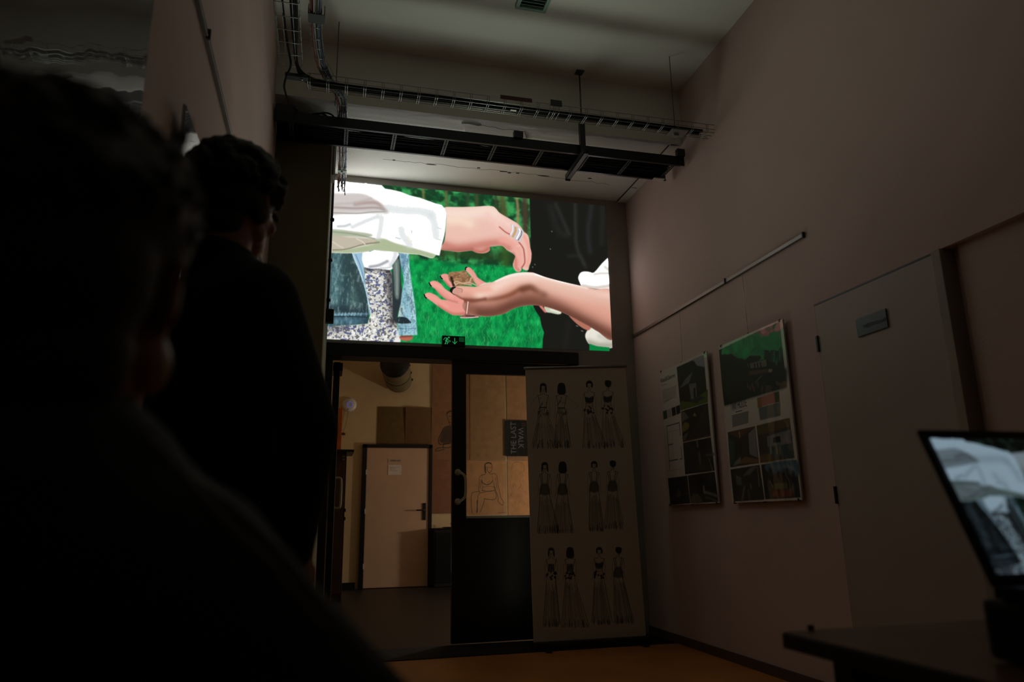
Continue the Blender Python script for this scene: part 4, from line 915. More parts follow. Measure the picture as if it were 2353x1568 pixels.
# ------------------------------------------------------------------ roll-up banner with fashion drawings
BYb = 5.37
bx0, bx1, bz0, bz1 = 1.489, 2.389, .045, 2.116
BW, BH = 700, int(700*(bz1-bz0)/(bx1-bx0))
def btf(px, py): p = on(1, BYb, px, py); return ((p.x-bx0)/(bx1-bx0)*BW, (bz1-p.z)/(bz1-bz0)*BH)
bc = Cv(BW, BH, (196, 186, 168), btf)
def fig(hx, hy, hem_y, hl_, hr_, hair, style, s=1.0, arm=0, seed=0):
    """one fashion figure; photo px; hx,hy = head centre"""
    R = np.random.RandomState(seed); D = (26, 28, 26); hh = 8.0*s
    def ln(P, w=2.0, a=.85, n=4, so=.8): bc.line(P, w, D, a, n=n, soft=so)
    if hair == 'back': bc.poly([(hx-hh*.95, hy-hh), (hx, hy-hh*1.5), (hx+hh*.95, hy-hh), (hx+hh*1.1, hy+hh*1.6), (hx-hh*1.0, hy+hh*1.6)], D, .85, 4, 1)
    elif hair == 'bunback':
        bc.poly([(hx-hh*.8, hy-hh*.9), (hx, hy-hh*1.2), (hx+hh, hy-hh*.8), (hx+hh*.9, hy+hh*.4), (hx+hh*.2, hy+hh*.9), (hx-hh*.7, hy+hh*.3)], D, .85, 4, 1)
        ln([(hx+hh*.2, hy+hh*.6), (hx+hh*.2, hy+hh*1.6)], 2)
    else:
        bc.poly([(hx-hh*.9, hy-hh*.8), (hx, hy-hh*1.35), (hx+hh*.9, hy-hh*.8), (hx+hh*1.0, hy+(1.7 if hair == 'long' else .6)*hh), (hx+hh*.5, hy+hh*.5), (hx+hh*.55, hy-hh*.4), (hx-hh*.5, hy-hh*.4), (hx-hh*.45, hy+hh*.5), (hx-hh*.85, hy+(1.7 if hair == 'long' else .6)*hh)], D, .85, 2, 1)
        ln([(hx-hh*.5, hy), (hx, hy+hh*.95), (hx+hh*.5, hy)], 1.4)
        ln([(hx-hh*.3, hy-.5), (hx-hh*.1, hy-.5)], 1.8, n=0); ln([(hx+hh*.15, hy-.5), (hx+hh*.35, hy-.5)], 1.8, n=0); ln([(hx-1, hy+hh*.6), (hx+1.4, hy+hh*.6)], 1.8, n=0)
    sy = hy+hh*2.1; wy_ = sy+hh*3.6; hy2 = wy_+hh*2.2; sw = hh*1.5; ww = hh*.95; hw = hh*1.45
    ln([(hx-hh*.3, hy+hh), (hx-hh*.35, sy-2), (hx-sw, sy+1)]); ln([(hx+hh*.3, hy+hh), (hx+hh*.35, sy-2), (hx+sw, sy+1)])
    ln([(hx-sw, sy+1), (hx-sw*.8, sy+hh*1.4), (hx-ww, wy_), (hx-hw, hy2)], 2.4); ln([(hx+sw, sy+1), (hx+sw*.8, sy+hh*1.4), (hx+ww, wy_), (hx+hw, hy2)], 2.4)
    # arms
    if arm == 1: ln([(hx-sw, sy), (hx-sw*1.9, sy+hh*1.6), (hx-sw*2.4, sy+hh*3)], 1.4, .6)
    elif arm == 2: ln([(hx+sw, sy), (hx+sw*2.2, sy+hh*1.8), (hx+sw*3.2, sy+hh*3), (hx+sw*2.2, sy+hh*4)], 1.4, .6)
    for sgn in (-1, 1):
        if (arm == 1 and sgn < 0) or (arm == 2 and sgn > 0): continue
        ln([(hx+sgn*sw, sy+1), (hx+sgn*sw*1.25, sy+hh*2.4), (hx+sgn*sw*1.2, sy+hh*4.6), (hx+sgn*sw*1.45, sy+hh*6.6)], 1.4, .6)
    # bodice
    if style == 0:
        for k in range(9):
            x0 = hx+R.uniform(-1, 1)*ww; y0 = R.uniform(sy+3, wy_); ln([(x0, y0), (x0+R.uniform(-6, 6), y0+R.uniform(3, 8))], 2.2)
        ln([(hx-ww, wy_), (hx+ww, wy_)], 5, .9, 0)
    elif style == 1:
        bc.poly([(hx-sw*.8, sy+hh*1.2), (hx-ww*.1, sy+hh*1.6), (hx+sw*.8, sy+hh*1.1), (hx+ww, sy+hh*2.9), (hx-ww, sy+hh*2.9)], D, .75, 2, 1.5)
        for k in (0, 1, 2): ln([(hx-ww, wy_-8+k*5), (hx+ww, wy_-8+k*5)], 2, .8, 0)
    elif style == 2:
        ln([(hx-sw*.6, sy), (hx-ww*.6, wy_-4)], 4, .7); ln([(hx+sw*.6, sy), (hx+ww*.6, wy_-4)], 4, .7)
        bc.poly([(hx-ww, wy_-5), (hx+ww, wy_-5), (hx+hw, hy2), (hx-hw, hy2)], D, .55, 2, 3)
    else:
        for k in range(3): bc.poly([(hx-ww*.9+k*ww*.62, sy+hh*1.5), (hx-ww*.4+k*ww*.62, sy+hh*1.5), (hx-ww*.4+k*ww*.6, wy_+2), (hx-ww*.85+k*ww*.6, wy_+2)], D, .85, 0, .8)
    # hip lace
    if style in (0, 1, 3):
        for k in range(16):
            x0 = hx+R.uniform(-1, 1)*hw; y0 = R.uniform(wy_+3, hy2+3)
            a0 = R.uniform(0, 6.28); r_ = R.uniform(1.5, 3.2)
            if style == 0: ln([(x0, y0-3), (x0+3, y0), (x0, y0+3), (x0-3, y0), (x0, y0-3)], 1.6, .8, 0)
            else: bc.poly([(x0-r_, y0), (x0, y0-r_), (x0+r_, y0), (x0, y0+r_)], D, .8, 3, .8)
    # skirt
    top = hy2; N = 26
    for k in range(N):
        u = k/(N-1); xt = hx+(u-.5)*2*hw*.95; xb = hl_+(hr_-hl_)*u
        w_ = R.uniform(.8, 2.4); al = R.uniform(.25, .75); e = hem_y-R.uniform(0, 8)
        st = top+R.uniform(0, .3)*(hem_y-top)
        if k in (0, N-1): al, w_, st = .75, 2.2, top
        mx = xt*.45+xb*.55+(xb-xt)*-.06
        f = (st-top)/(hem_y-top); bc.line([(xt+(xb-xt)*f, st), (mx+(xb-mx)*f, (st+e)/2), (xb, e)], w_, D, al, n=4, soft=.9)
    for k in range(22):
        x0 = R.uniform(hl_+2, hr_-2); L = R.uniform(5, 22)*s; bc.line([(x0-(x0-hx)*.08, hem_y-L), (x0, hem_y-R.uniform(0, 3))], R.uniform(1.5, 4), D, .55, n=0, soft=1.5)
def c3(u, v): return (1190+u/3.826, 830+v/3.826)
def c4(u, v): return (1190+u/4.506, 1220+v/4.506)
rowdef = [(c3(222, 235), c3(0, 772)[1], c3(122, 0)[0], c3(372, 0)[0], 'long', 0, 1.0, 1), (c3(383, 238), c3(0, 768)[1], c3(318, 0)[0], c3(470, 0)[0], 'back', 0, 1.0, 2),
          (c3(628, 212), c3(0, 775)[1], c3(570, 0)[0], c3(782, 0)[0], 'bob', 1, 1.0, 0), (c3(790, 205), c3(0, 765)[1], c3(735, 0)[0], c3(945, 0)[0], 'bunback', 1, 1.0, 0),
          (c3(236, 930), c3(0, 1520)[1], c3(170, 0)[0], c3(370, 0)[0], 'long', 2, 1.0, 0), (c3(393, 930), c3(0, 1515)[1], c3(300, 0)[0], c3(490, 0)[0], 'back', 2, 1.0, 0),
          (c3(670, 918), c3(0, 1500)[1], c3(625, 0)[0], c3(760, 0)[0], 'bob', 2, .95, 0), (c3(832, 910), c3(0, 1480)[1], c3(760, 0)[0], c3(930, 0)[0], 'bunback', 2, .95, 0),
          (c4(345, 222), c4(0, 1000)[1], c4(260, 0)[0], c4(440, 0)[0], 'long', 3, .95, 0), (c4(540, 222), c4(0, 1005)[1], c4(450, 0)[0], c4(740, 0)[0], 'back', 3, .95, 0),
          (c4(842, 215), c4(0, 975)[1], c4(765, 0)[0], c4(980, 0)[0], 'bob', 1, .95, 0), (c4(1040, 210), c4(0, 968)[1], c4(1000, 0)[0], c4(1206, 0)[0], 'bunback', 2, .95, 0)]
for k, (hd, hm, l_, r_, ha, st, s_, ar) in enumerate(rowdef): fig(hd[0], hd[1], hm, l_, r_, ha, st, s_, ar, k+1)
bn = thing('rollup_banner', (1.94, BYb, 0), 'pale roll-up banner with twelve ink drawings of women in long gowns, standing by the corner', 'banner')
bm_ = print_mat('banner_print', bc, .8)
q = quad('banner_sheet', [(1.489, BYb, 2.067), (2.339, BYb, 2.115), (2.387, BYb, .05), (1.508, BYb, .05)], bm_, bn, None, 10, 20, .0, .0015)
uvl = q.data.uv_layers[0]
for p in q.data.polygons:
    for li in p.loop_indices:
        v = q.data.vertices[q.data.loops[li].vertex_index].co; uvl.data[li].uv = ((v.x-bx0)/(bx1-bx0), (v.z-bz0)/(bz1-bz0))
tube('top_bar', [(1.478, BYb, 2.070), (2.348, BYb, 2.119)], .011, M_rail, bn, 10)
box('base', (1.498, BYb-.06, 0), (2.40, BYb+.07, .052), M_black, bn, .01)
tube('pole', [(1.95, BYb+.04, .05), (1.95, BYb+.012, 2.09)], .009, M_rail, bn, 8)
box('foot', (1.56, BYb-.16, 0), (1.60, BYb+.16, .012), M_black, bn); box('foot', (2.30, BYb-.16, 0), (2.34, BYb+.16, .012), M_black, bn)

# ------------------------------------------------------------------ black glazed double door in the back wall
gd = thing('door_2', (1.0, YB, 0), 'black steel glazed double door below the projected picture, left leaf standing open', 'door', kind='structure')
box('header', (-.05, YB-.05, 2.20), (2.068, YB+.15, HZ), M_black, gd, .003)
box('jamb', (-.052, YB-.03, 0), (.018, YB+.15, 2.20), M_black, gd)
box('jamb', (2.02, YB-.03, 0), (2.066, YB+.15, 2.20), M_black, gd)
lf = boxes('leaf', [((.975, YB-.02, .01), (1.09, YB+.03, 2.195)), ((1.93, YB-.02, .01), (2.018, YB+.03, 2.195)), ((1.09, YB-.02, 2.095), (1.93, YB+.03, 2.195)),
      ((1.09, YB-.02, .01), (1.93, YB+.03, .935))], M_black, gd, .003, 'closed right door leaf')
box('sill', (1.09, YB-.024, .93), (1.93, YB-.002, .948), mat('sill_paint', (180, 176, 166), .6), lf)
box('pane', (1.09, YB+.002, .935), (1.93, YB+.008, 2.095), glass_mat(), lf)
hz1, hz2 = on(1, 5.72, 1052, 1085).z, on(1, 5.72, 1052, 1153).z
hx_ = on(1, 5.72, 1054, 1120).x
hd_ = tube('pull_handle', [(hx_, YB-.02, hz1), (hx_+.004, 5.715, hz1), (hx_+.045, 5.700, hz1-.035), (hx_+.052, 5.70, (hz1+hz2)/2), (hx_+.045, 5.700, hz2+.035), (hx_+.004, 5.715, hz2), (hx_, YB-.02, hz2)], .011, mat('handle_metal', (190, 178, 150), .5), lf, 10, 'brushed metal pull handle', 6)
for z in (hz1, hz2): lathe('rosette', [(0, -.012), (.022, -.012), (.026, 0), (0, .0)], mat('handle_metal', (170, 160, 140)), lf, 18, Matrix.Translation((hx_, YB-.022, z)) @ Matrix.Rotation(PI/2, 4, 'X'))
# left leaf swung open into the far room
ox0, ox1 = .028, .078
lo = boxes('leaf', [((ox0, YB+.16, .01), (ox1, YB+.27, 2.19)), ((ox0, YB+.95, .01), (ox1, YB+1.06, 2.19)), ((ox0, YB+.27, 2.09), (ox1, YB+.95, 2.19)), ((ox0, YB+.27, .01), (ox1, YB+.95, .93))], M_black, gd, .003, 'left door leaf standing open')
box('pane', (ox0+.02, YB+.27, .93), (ox0+.026, YB+.95, 2.09), glass_mat(), lo)
tube('pull_handle', [(ox1, YB+1.0, 1.30), (ox1+.05, YB+1.0, 1.30), (ox1+.062, YB+1.0, 1.26), (ox1+.062, YB+1.0, 1.08), (ox1+.05, YB+1.0, 1.04), (ox1, YB+1.0, 1.04)], .010, mat('handle_metal', (170, 160, 140)), lo, 8, None, 4)
box('door_closer', (.02, YB+.16, 2.12), (.10, YB+.42, 2.185), M_black, gd, .005)
box('mat_strip', (.02, YB-.5, 0.0), (2.05, YB-.04, .006), mat('black_mat', (20, 19, 17), .95), None)
props(bpy.data.objects['mat_strip'], 'black entrance mat on the floor before the glazed doors', 'mat'); bpy.data.objects['mat_strip'].name = 'door_mat'

# ------------------------------------------------------------------ things in the room behind
FY = YF
p = on(1, FY, 838, 1025); q_ = on(1, FY, 984, 1343); fx0, fx1, fz = p.x, q_.x, p.z
d3 = thing('door_3', ((fx0+fx1)/2, FY, 0), 'cream door with a black frame on the far wall', 'door', kind='structure')
box('leaf', (fx0+.035, FY-.03, .01), (fx1-.015, FY-.004, fz-.03), M_fdoor, d3, .002)
boxes('frame', [((fx0-.03, FY-.045, 0), (fx0+.03, FY-.001, fz+.02)), ((fx1-.012, FY-.045, 0), (fx1+.035, FY-.001, fz+.02)), ((fx0-.03, FY-.045, fz-.028), (fx1+.035, FY-.001, fz+.02))], M_black, d3, .002)
for z in (1.60, 1.05, .30): box('hinge', (fx0+.026, FY-.05, z-.035), (fx0+.042, FY-.04, z+.035), M_white, d3)
hp = on(1, FY-.04, 975, 1176)
h3 = box('handle_plate', (hp.x-.022, FY-.042, hp.z-.12), (hp.x+.024, FY-.031, hp.z+.12), M_black, d3, .003)
tube('lever', [(hp.x, FY-.04, hp.z+.02), (hp.x, FY-.085, hp.z+.02), (hp.x-.02, FY-.09, hp.z+.02), (hp.x-.12, FY-.09, hp.z+.02)], .010, M_black, h3, 8)
s0, s1 = on(1, FY-.032, 892, 1054), on(1, FY-.032, 924, 1064)
nt_ = box('room_sign', (s0.x, FY-.034, s1.z), (s1.x, FY-.031, s0.z), mat('sign_card', (196, 170, 146), .6), d3)
text('lettering', 'U\u010cEBNA A052', (s0.x+.03, FY-.036, s1.z+.02), (1, 0, 0), (0, 0, 1), .03, M_ink, nt_, fit=.15)
s0, s1 = on(1, FY-.032, 892, 1069), on(1, FY-.032, 922, 1092)
pp = box('paper_notice', (s0.x, FY-.034, s1.z), (s1.x, FY-.031, s0.z), mat('notice_paper', (222, 206, 196), .6), d3)
tubes('print_lines', [[(s0.x+.02, FY-.0345, s0.z-.03-k*.014), (s1.x-.03-(k % 3)*.03, FY-.0345, s0.z-.03-k*.014)] for k in range(5)], .001, M_ink, pp, 4)

def farsheet(name, px0, py0, px1, py1, col, lab, draw=None, seed=0, y=FY-.006, group=None, cat='drawing', lift=.0):
    a = on(1, y, px0, py0); b = on(1, y, px1, py1)
    W_ = 420; H_ = max(40, int(W_*(a.z-b.z)/(b.x-a.x)))
    def tf(px, py): p_ = on(1, y, px, py); return ((p_.x-a.x)/(b.x-a.x)*W_, (a.z-p_.z)/(a.z-b.z)*H_)
    c = Cv(W_, H_, col, tf)
    n = fbm(H_, W_, 50, 4, seed+40); n2_ = fbm(H_, W_, 14, 3, seed+60, .4)
    c.a = c.a*(.92+.16*n)[..., None]*(.97+.06*n2_)[..., None]
    if draw: draw(c)
    o = quad(name, [(a.x, y-lift, a.z), (b.x, y, a.z), (b.x, y, b.z), (a.x, y, b.z)], print_mat('sheet_print', c, .85), None, None, 6, 6, .006, .001)
    return props(o, lab, cat, group)
BR = (160, 122, 88)
def zz(L): return [(720+u/3.825, 790+v/3.825) for u, v in L]
def man(c):
    K = (26, 22, 18)
    for P, w in (([(1216, 588), (1185, 602), (1174, 640), (1186, 672), (1196, 708), (1216, 722)], 6), ([(1172, 612), (1200, 596), (1220, 600)], 12), ([(1190, 640), (1206, 640)], 5), ([(1192, 692), (1208, 694)], 6),
                 ([(1205, 726), (1152, 738), (1122, 790), (1100, 840), (1104, 876), (1130, 888), (1216, 872)], 9), ([(1150, 880), (1140, 910), (1176, 916), (1216, 906)], 8), ([(1070, 938), (1096, 918), (1150, 914)], 7), ([(1075, 946), (1110, 940), (1150, 926)], 7)):
        c.line(zz(P), w*.9, K, .85, n=5, soft=1.2)
    c.poly(zz([(1150, 745), (1216, 730), (1216, 870), (1140, 880), (1108, 850), (1126, 790)]), K, .55, n=2, blur=4)
    for k in range(8): c.line(zz([(1150+k*8, 760), (1128+k*11, 860)]), 4, K, .5, n=0, soft=1.5)
def woman(c):
    K = (30, 32, 24)
    for P, w in (([(1505, 1118), (1507, 1065), (1530, 1046), (1560, 1052), (1570, 1085), (1566, 1118), (1548, 1134), (1530, 1118), (1526, 1082)], 8),
                 ([(1508, 1060), (1512, 1110), (1510, 1132)], 16), ([(1515, 1056), (1545, 1050), (1560, 1058)], 12), ([(1536, 1092), (1548, 1090)], 5), ([(1556, 1090), (1564, 1090)], 5), ([(1545, 1116), (1558, 1116)], 5),
                 ([(1518, 1128), (1508, 1150), (1475, 1158), (1460, 1182), (1455, 1235), (1452, 1280), (1462, 1308)], 7), ([(1545, 1136), (1556, 1148), (1590, 1142), (1610, 1160), (1618, 1200), (1628, 1262), (1642, 1330), (1652, 1362), (1670, 1390), (1666, 1418), (1646, 1412), (1622, 1382), (1624, 1352), (1606, 1300), (1588, 1250)], 7),
                 ([(1478, 1200), (1490, 1226), (1524, 1242), (1550, 1234), (1578, 1205)], 11), ([(1478, 1202), (1486, 1150)], 4), ([(1577, 1204), (1570, 1145)], 4), ([(1530, 1240), (1552, 1200)], 4),
                 ([(1478, 1212), (1488, 1262), (1484, 1286)], 6), ([(1586, 1216), (1590, 1262), (1598, 1300)], 6), ([(1480, 1290), (1530, 1300), (1590, 1292)], 10), ([(1492, 1262), (1540, 1255), (1588, 1262)], 5),
                 ([(1460, 1300), (1405, 1308), (1390, 1330), (1386, 1400), (1396, 1490)], 7), ([(1510, 1308), (1462, 1316), (1446, 1350), (1442, 1420), (1434, 1490)], 7), ([(1502, 1364), (1560, 1372), (1600, 1364), (1608, 1330), (1596, 1300)], 8), ([(1504, 1366), (1494, 1410), (1466, 1484)], 7), ([(1440, 1380), (1440, 1480)], 12)):
        c.line(zz(P), w*.62, K, .85, n=5, soft=1.1)
    c.line(zz([(1470, 1200), (1466, 1270)]), 10, K, .3, soft=5); c.line(zz([(1600, 1180), (1616, 1280)]), 10, K, .3, soft=5); c.line(zz([(1620, 1490), (1690, 1484)]), 4, K, .6, soft=1)
def scrib(c):
    for k in range(26):
        R = np.random.RandomState(k+7); u = R.uniform(1730, 1860); v = R.uniform(1060, 1400); a = R.uniform(-1, 1)
        c.line(zz([(u, v), (u+14*a, v+12), (u+18*a-6, v+30)]), 4, (110, 62, 42), .4, soft=2)
    c.line(zz([(1740, 1110), (1750, 1060), (1800, 1040), (1850, 1070), (1850, 1130)]), 5, (110, 62, 42), .5, soft=2)
farsheet('drawing_sheet', 868, 935, 931, 1023, (104, 82, 40), 'dark olive drawing sheet above the cream door, left of the pair', seed=1)
farsheet('drawing_sheet', 932, 936, 992, 1023, (108, 80, 42), 'dark olive drawing sheet above the cream door, right of the pair', seed=2, lift=.02)
farsheet('drawing_sheet', 993, 838, 1079, 1058, (140, 100, 68), 'tall brown paper with a charcoal portrait of a man, half hidden by the door post', man, 3, lift=.015)
farsheet('drawing_sheet', 992, 1058, 1072, 1180, (136, 92, 66), 'plain brown paper below the charcoal man, right of the cream door', None, 4)
farsheet('drawing_sheet', 1080, 842, 1162, 1058, BR, 'tall plain brown paper seen through the door pane above the seated woman', None, 5, lift=.01)
farsheet('drawing_sheet', 1163, 842, 1245, 1058, (164, 122, 88), 'tall brown paper behind the black film poster', None, 6, lift=.01)
farsheet('drawing_sheet', 1072, 1059, 1165, 1183, (188, 140, 100), 'brown paper with a charcoal drawing of a seated woman', woman, 7)
farsheet('drawing_sheet', 1166, 1059, 1250, 1184, (196, 142, 98), 'brown paper with faint red scribbled head beside the seated woman', scrib, 8)
a = on(1, FY-.03, 1160, 966); b = on(1, FY-.03, 1214, 1049)
lw = thing('film_poster', ((a.x+b.x)/2, FY-.03, b.z), 'black poster with sideways grey lettering pinned over the brown papers', 'poster')
box('poster_sheet', (a.x, FY-.032, b.z), (b.x, FY-.028, a.z), mat('poster_black', (12, 12, 15), .95), lw)
MT = mat('poster_grey_ink', (104, 102, 104), .6)
t0 = on(1, FY-.034, 1186.5, 1044); text('lettering', 'THE LAST', (t0.x, FY-.033, t0.z), (0, 0, 1), (-1, 0, 0), .085, MT, lw, fit=.49)
t0 = on(1, FY-.034, 1190.5, 983); text('lettering', 'WALK', (t0.x, FY-.033, t0.z), (0, 0, -1), (1, 0, 0), .085, MT, lw, fit=.32)
for k in range(2): box('red_line', (b.x-.10-k*.004, FY-.034, a.z-.05-k*.03), (b.x-.04, FY-.032, a.z-.045-k*.03), mat('red_ink', (120, 40, 34)), lw)
# round white access point
ap = on(1, FY-.03, 803, 930); Rr = on(1, FY-.03, 819.5, 930).x-ap.x
apo = thing('access_point', (ap.x, FY, ap.z-Rr), 'round white wireless access point with a thin blue light ring on the far wall', 'access point')
RX = Matrix.Translation((ap.x, FY-.001, ap.z)) @ Matrix.Rotation(PI/2, 4, 'X')
lathe('housing', [(0, 0), (Rr*.96, 0), (Rr, .012), (Rr*.9, .030), (Rr*.55, .042), (0, .046)], M_white, apo, 36, RX)
bm = bmesh.new(); add_tube(bm, [(ap.x+.038*math.cos(k*PI/12), FY-.0475, ap.z+.038*math.sin(k*PI/12)) for k in range(25)], .0028, 6, False)
mr = mat('blue_ring', (40, 50, 150), .4); mr.node_tree.nodes['Principled BSDF'].inputs['Emission Color'].default_value = (.12, .14, .75, 1); mr.node_tree.nodes['Principled BSDF'].inputs['Emission Strength'].default_value = .35
link('light_ring', bm2me('light_ring', bm, True), mr, apo, 'thin glowing blue ring')
lathe('port', [(0, 0), (.008, 0), (.008, .003), (0, .003)], M_ink, apo, 10, Matrix.Translation((ap.x-.02, FY-.036, ap.z-.07)) @ Matrix.Rotation(PI/2, 4, 'X'))
b2 = on(1, FY-.02, 788, 998)
o = tube('lead', [(ap.x-.01, FY-.02, ap.z-Rr*.9), (ap.x-.03, FY-.02, ap.z-Rr-.15), (ap.x-.07, FY-.02, ap.z-Rr-.3), (b2.x+.02, FY-.02, b2.z+.02)], .004, mat('grey_lead', (150, 130, 105), .6), None, 6, None, 5); props(o, 'thin pale lead hanging from the round access point', 'cable')
wp = thing('wall_socket', (b2.x, FY, b2.z), 'tiny outlined wall socket below the access point', 'socket')
boxes('frame', [((b2.x-.02, FY-.03, b2.z-.012), (b2.x+.03, FY-.002, b2.z-.008)), ((b2.x-.02, FY-.03, b2.z+.012), (b2.x+.03, FY-.002, b2.z+.016)), ((b2.x-.02, FY-.03, b2.z-.012), (b2.x-.014, FY-.002, b2.z+.016)), ((b2.x+.026, FY-.03, b2.z-.012), (b2.x+.03, FY-.002, b2.z+.016))], M_black, wp)
# oval drum lamp
q1 = on(1, 10.0, 907, 836); q2 = on(1, 10.72, 916, 874)
dv = (Vector(q2)-Vector(q1)); Lb = dv.length
DM = Matrix.Translation(q1) @ dv.to_track_quat('Z', 'Y').to_matrix().to_4x4()
dl = thing('drum_lamp', tuple(q2), 'dark oval drum shaped wall lamp with side clips, high on the far wall', 'lamp')
ra = .205
lathe('shade', [(ra*.98, 0), (ra, .01), (ra*.97, Lb*.55), (ra*.93, Lb)], mat('shade_metal', (112, 104, 76), .5, .2, var=.2), dl, 40, DM)
lathe('front_cap', [(0, -.004), (ra*.99, -.004), (ra*1.01, .012), (ra*.99, .02)], M_black, dl, 40, DM)
lathe('band', [(ra*.98, Lb*.53), (ra*.995, Lb*.54), (ra*.985, Lb*.56)], M_black, dl, 40, DM)
lathe('back_rim', [(ra*.925, Lb-.012), (ra*.95, Lb-.006), (ra*.93, Lb)], M_black, dl, 40, DM)
for f in (.08, .52, .96):
    c_ = DM @ Vector((0, 0, Lb*f)); box('clip', (c_.x+ra*.92, c_.y-.02, c_.z-.012), (c_.x+ra*1.05, c_.y+.02, c_.z+.018), M_black, dl, .004)
# tall brown cabinet with a jutting top at the left, a plank leaning by it
cb = thing('tall_cabinet', (-.1, 9.5, 0), 'tall dark brown cabinet with an overhanging top, left behind the open door leaf', 'cabinet')
cx1 = on(1, 9.25, 797, 1045).x; ct = on(1, 9.25, 797, 1040).z
box('body', (-.45, 9.25, .0), (cx1, 9.8, ct), M_brown, cb, .004); box('top_board', (-.45, 9.18, ct), (cx1+.085, 9.82, ct+.03), M_black, cb, .003)
box('door', (-.40, 9.235, .08), (cx1-.02, 9.25, ct-.12), mat('brown_panel', (60, 40, 30), .5, var=.3), cb, .003)
for z in (ct-.05, ct-.09): box('hinge', (cx1-.05, 9.238, z-.012), (cx1-.02, 9.25, z+.012), M_rail, cb)
for z in (1.05, .95): box('lock', (cx1-.01, 9.236, z-.02), (cx1+.012, 9.262, z+.02), M_black, cb)
ob = on(1, 9.1, 779, 1050); ot = on(1, 9.1, 784, 935)
o = box('plank', (ob.x-.03, 9.20, ct+.03), (ob.x+.022, 9.26, ot.z), M_orange, None, .003); props(o, 'narrow orange wooden plank standing on top of the brown cabinet', 'plank')
# low black cabinet seen behind the door post
tc_ = on(1, 10.62, 1012, 1214)
lc = thing('low_cabinet', (2.1, 10.63, 0), 'low black cabinet against the far wall, half hidden by the door post', 'cabinet')
box('body', (1.53, 10.53, 0), (2.75, 10.73, tc_.z-.02), M_black, lc, .01); box('top', (1.52, 10.52, tc_.z-.02), (2.78, 10.735, tc_.z), M_blackg, lc, .006)
for k in range(2): box('door', (1.55+k*.6, 10.52, .06), (2.13+k*.6, 10.53, tc_.z-.06), M_blackg, lc, .003)
ds = thing('turntable', (1.78, 10.63, tc_.z), 'flat dark round turntable on top of the low black cabinet', 'turntable')
lathe('disc', [(0, .0), (.09, .0), (.10, .006), (.09, .012), (0, .014)], M_blackg, ds, 32, Matrix.Translation((1.76, 10.63, tc_.z+.001)))
boxes('arm', [((1.82, 10.62, tc_.z+.012), (1.828, 10.63, tc_.z+.06)), ((1.77, 10.62, tc_.z+.055), (1.828, 10.63, tc_.z+.062))], M_black, ds)

# ------------------------------------------------------------------ table, case and laptop at the right
TZt = .74
tb_ = thing('table', (1.2, .8, 0), 'brown topped table with black edge and legs in the right foreground', 'table')
tx0, ty1 = on(2, TZt, 1795, 1452).x, on(2, TZt, 1795, 1452).y
box('table_top', (tx0+.003, .02, TZt-.002), (2.0, ty1-.003, TZt), mat('table_brown', (104, 74, 50), .28, var=.2, scale=10), tb_)
box('edge_band', (tx0, .017, TZt-.026), (2.003, ty1, TZt-.002), M_black, tb_, .003)
for lx in (tx0+.055, 1.9):
    for ly in (ty1-.10, .10): box('leg', (lx-.022, ly-.022, 0), (lx+.022, ly+.022, TZt-.026), M_black, tb_, .002)
box('apron', (tx0+.05, .08, TZt-.10), (1.92, .10, TZt-.026), M_black, tb_); box('apron', (tx0+.05, ty1-.12, TZt-.10), (1.92, ty1-.10, TZt-.026), M_black, tb_)
box('edge_clip', (tx0+.052, ty1-.006, TZt-.03), (tx0+.060, ty1+.004, TZt+.008), M_black, tb_, .002)
dl_ = 1.05
LT = at(dl_, 2116, 985); lbp = on(0, LT.x, 2282, 1324)
tilt = math.atan2(LT.y-lbp.y, LT.z-lbp.z); Hl = (Vector(LT)-Vector(lbp)).length
case = thing('equipment_case', (LT.x+.2, lbp.y-.1, TZt), 'black equipment case carrying the laptop on the table', 'case')
box('body', (LT.x+.004, .42, TZt+.003), (LT.x+.46, lbp.y+.03, lbp.z-.03), M_black, case, .008)
for cx_ in (LT.x+.02, LT.x+.44): box('latch', (cx_-.01, .415, TZt+.03), (cx_+.01, .42, TZt+.06), M_rail, case)
Wl = .345
lp = thing('laptop', (LT.x+Wl/2, lbp.y, lbp.z-.03), 'open laptop in the right foreground showing the same picture in cold blue tones', 'laptop')
box('keyboard_base', (LT.x, lbp.y-.235, lbp.z-.029), (LT.x+Wl, lbp.y+.004, lbp.z-.012), M_blackg, lp, .003)
bm = bmesh.new()
for r in range(5):
    for c in range(14): add_box(bm, (LT.x+.022+c*.0216, lbp.y-.035-r*.019-.016, lbp.z-.0125), (LT.x+.040+c*.0216, lbp.y-.035-r*.019, lbp.z-.0105))
k_ = link('keys', bm2me('keys', bm), M_ink, lp); k_['kind'] = 'stuff'
box('touchpad', (LT.x+.12, lbp.y-.22, lbp.z-.0125), (LT.x+.225, lbp.y-.15, lbp.z-.0115), M_black, lp)
LM = Matrix.Translation((LT.x, lbp.y, lbp.z-.012)) @ Matrix.Rotation(-tilt, 4, 'X')
Hl2 = Hl+.012
scn = box('lid', (0, .0, 0), (Wl, .007, Hl2), M_black, lp, .002, M=LM)
lc2 = Cv(256, 144, (0, 0, 0), lambda a, b: (a, b))
sub = cv.a[::6, ::6][:144, :256]
lc2.a = np.zeros((144, 256, 3)); lc2.a[:sub.shape[0], :sub.shape[1]] = sub
g_ = lc2.a.mean(axis=2, keepdims=True); lc2.a = np.clip((lc2.a*.22+g_*.78)**1.7*np.array((.60, .70, .76)), 0, 1)
cc = [LM @ Vector(v) for v in ((.011, -.0015, Hl2-.015), (Wl-.011, -.0015, Hl2-.015), (Wl-.011, -.0015, .014), (.011, -.0015, .014))]
quad('display', cc, print_mat('laptop_display', lc2, .3, 0, .62, 0), lp, 'glowing bluish display')
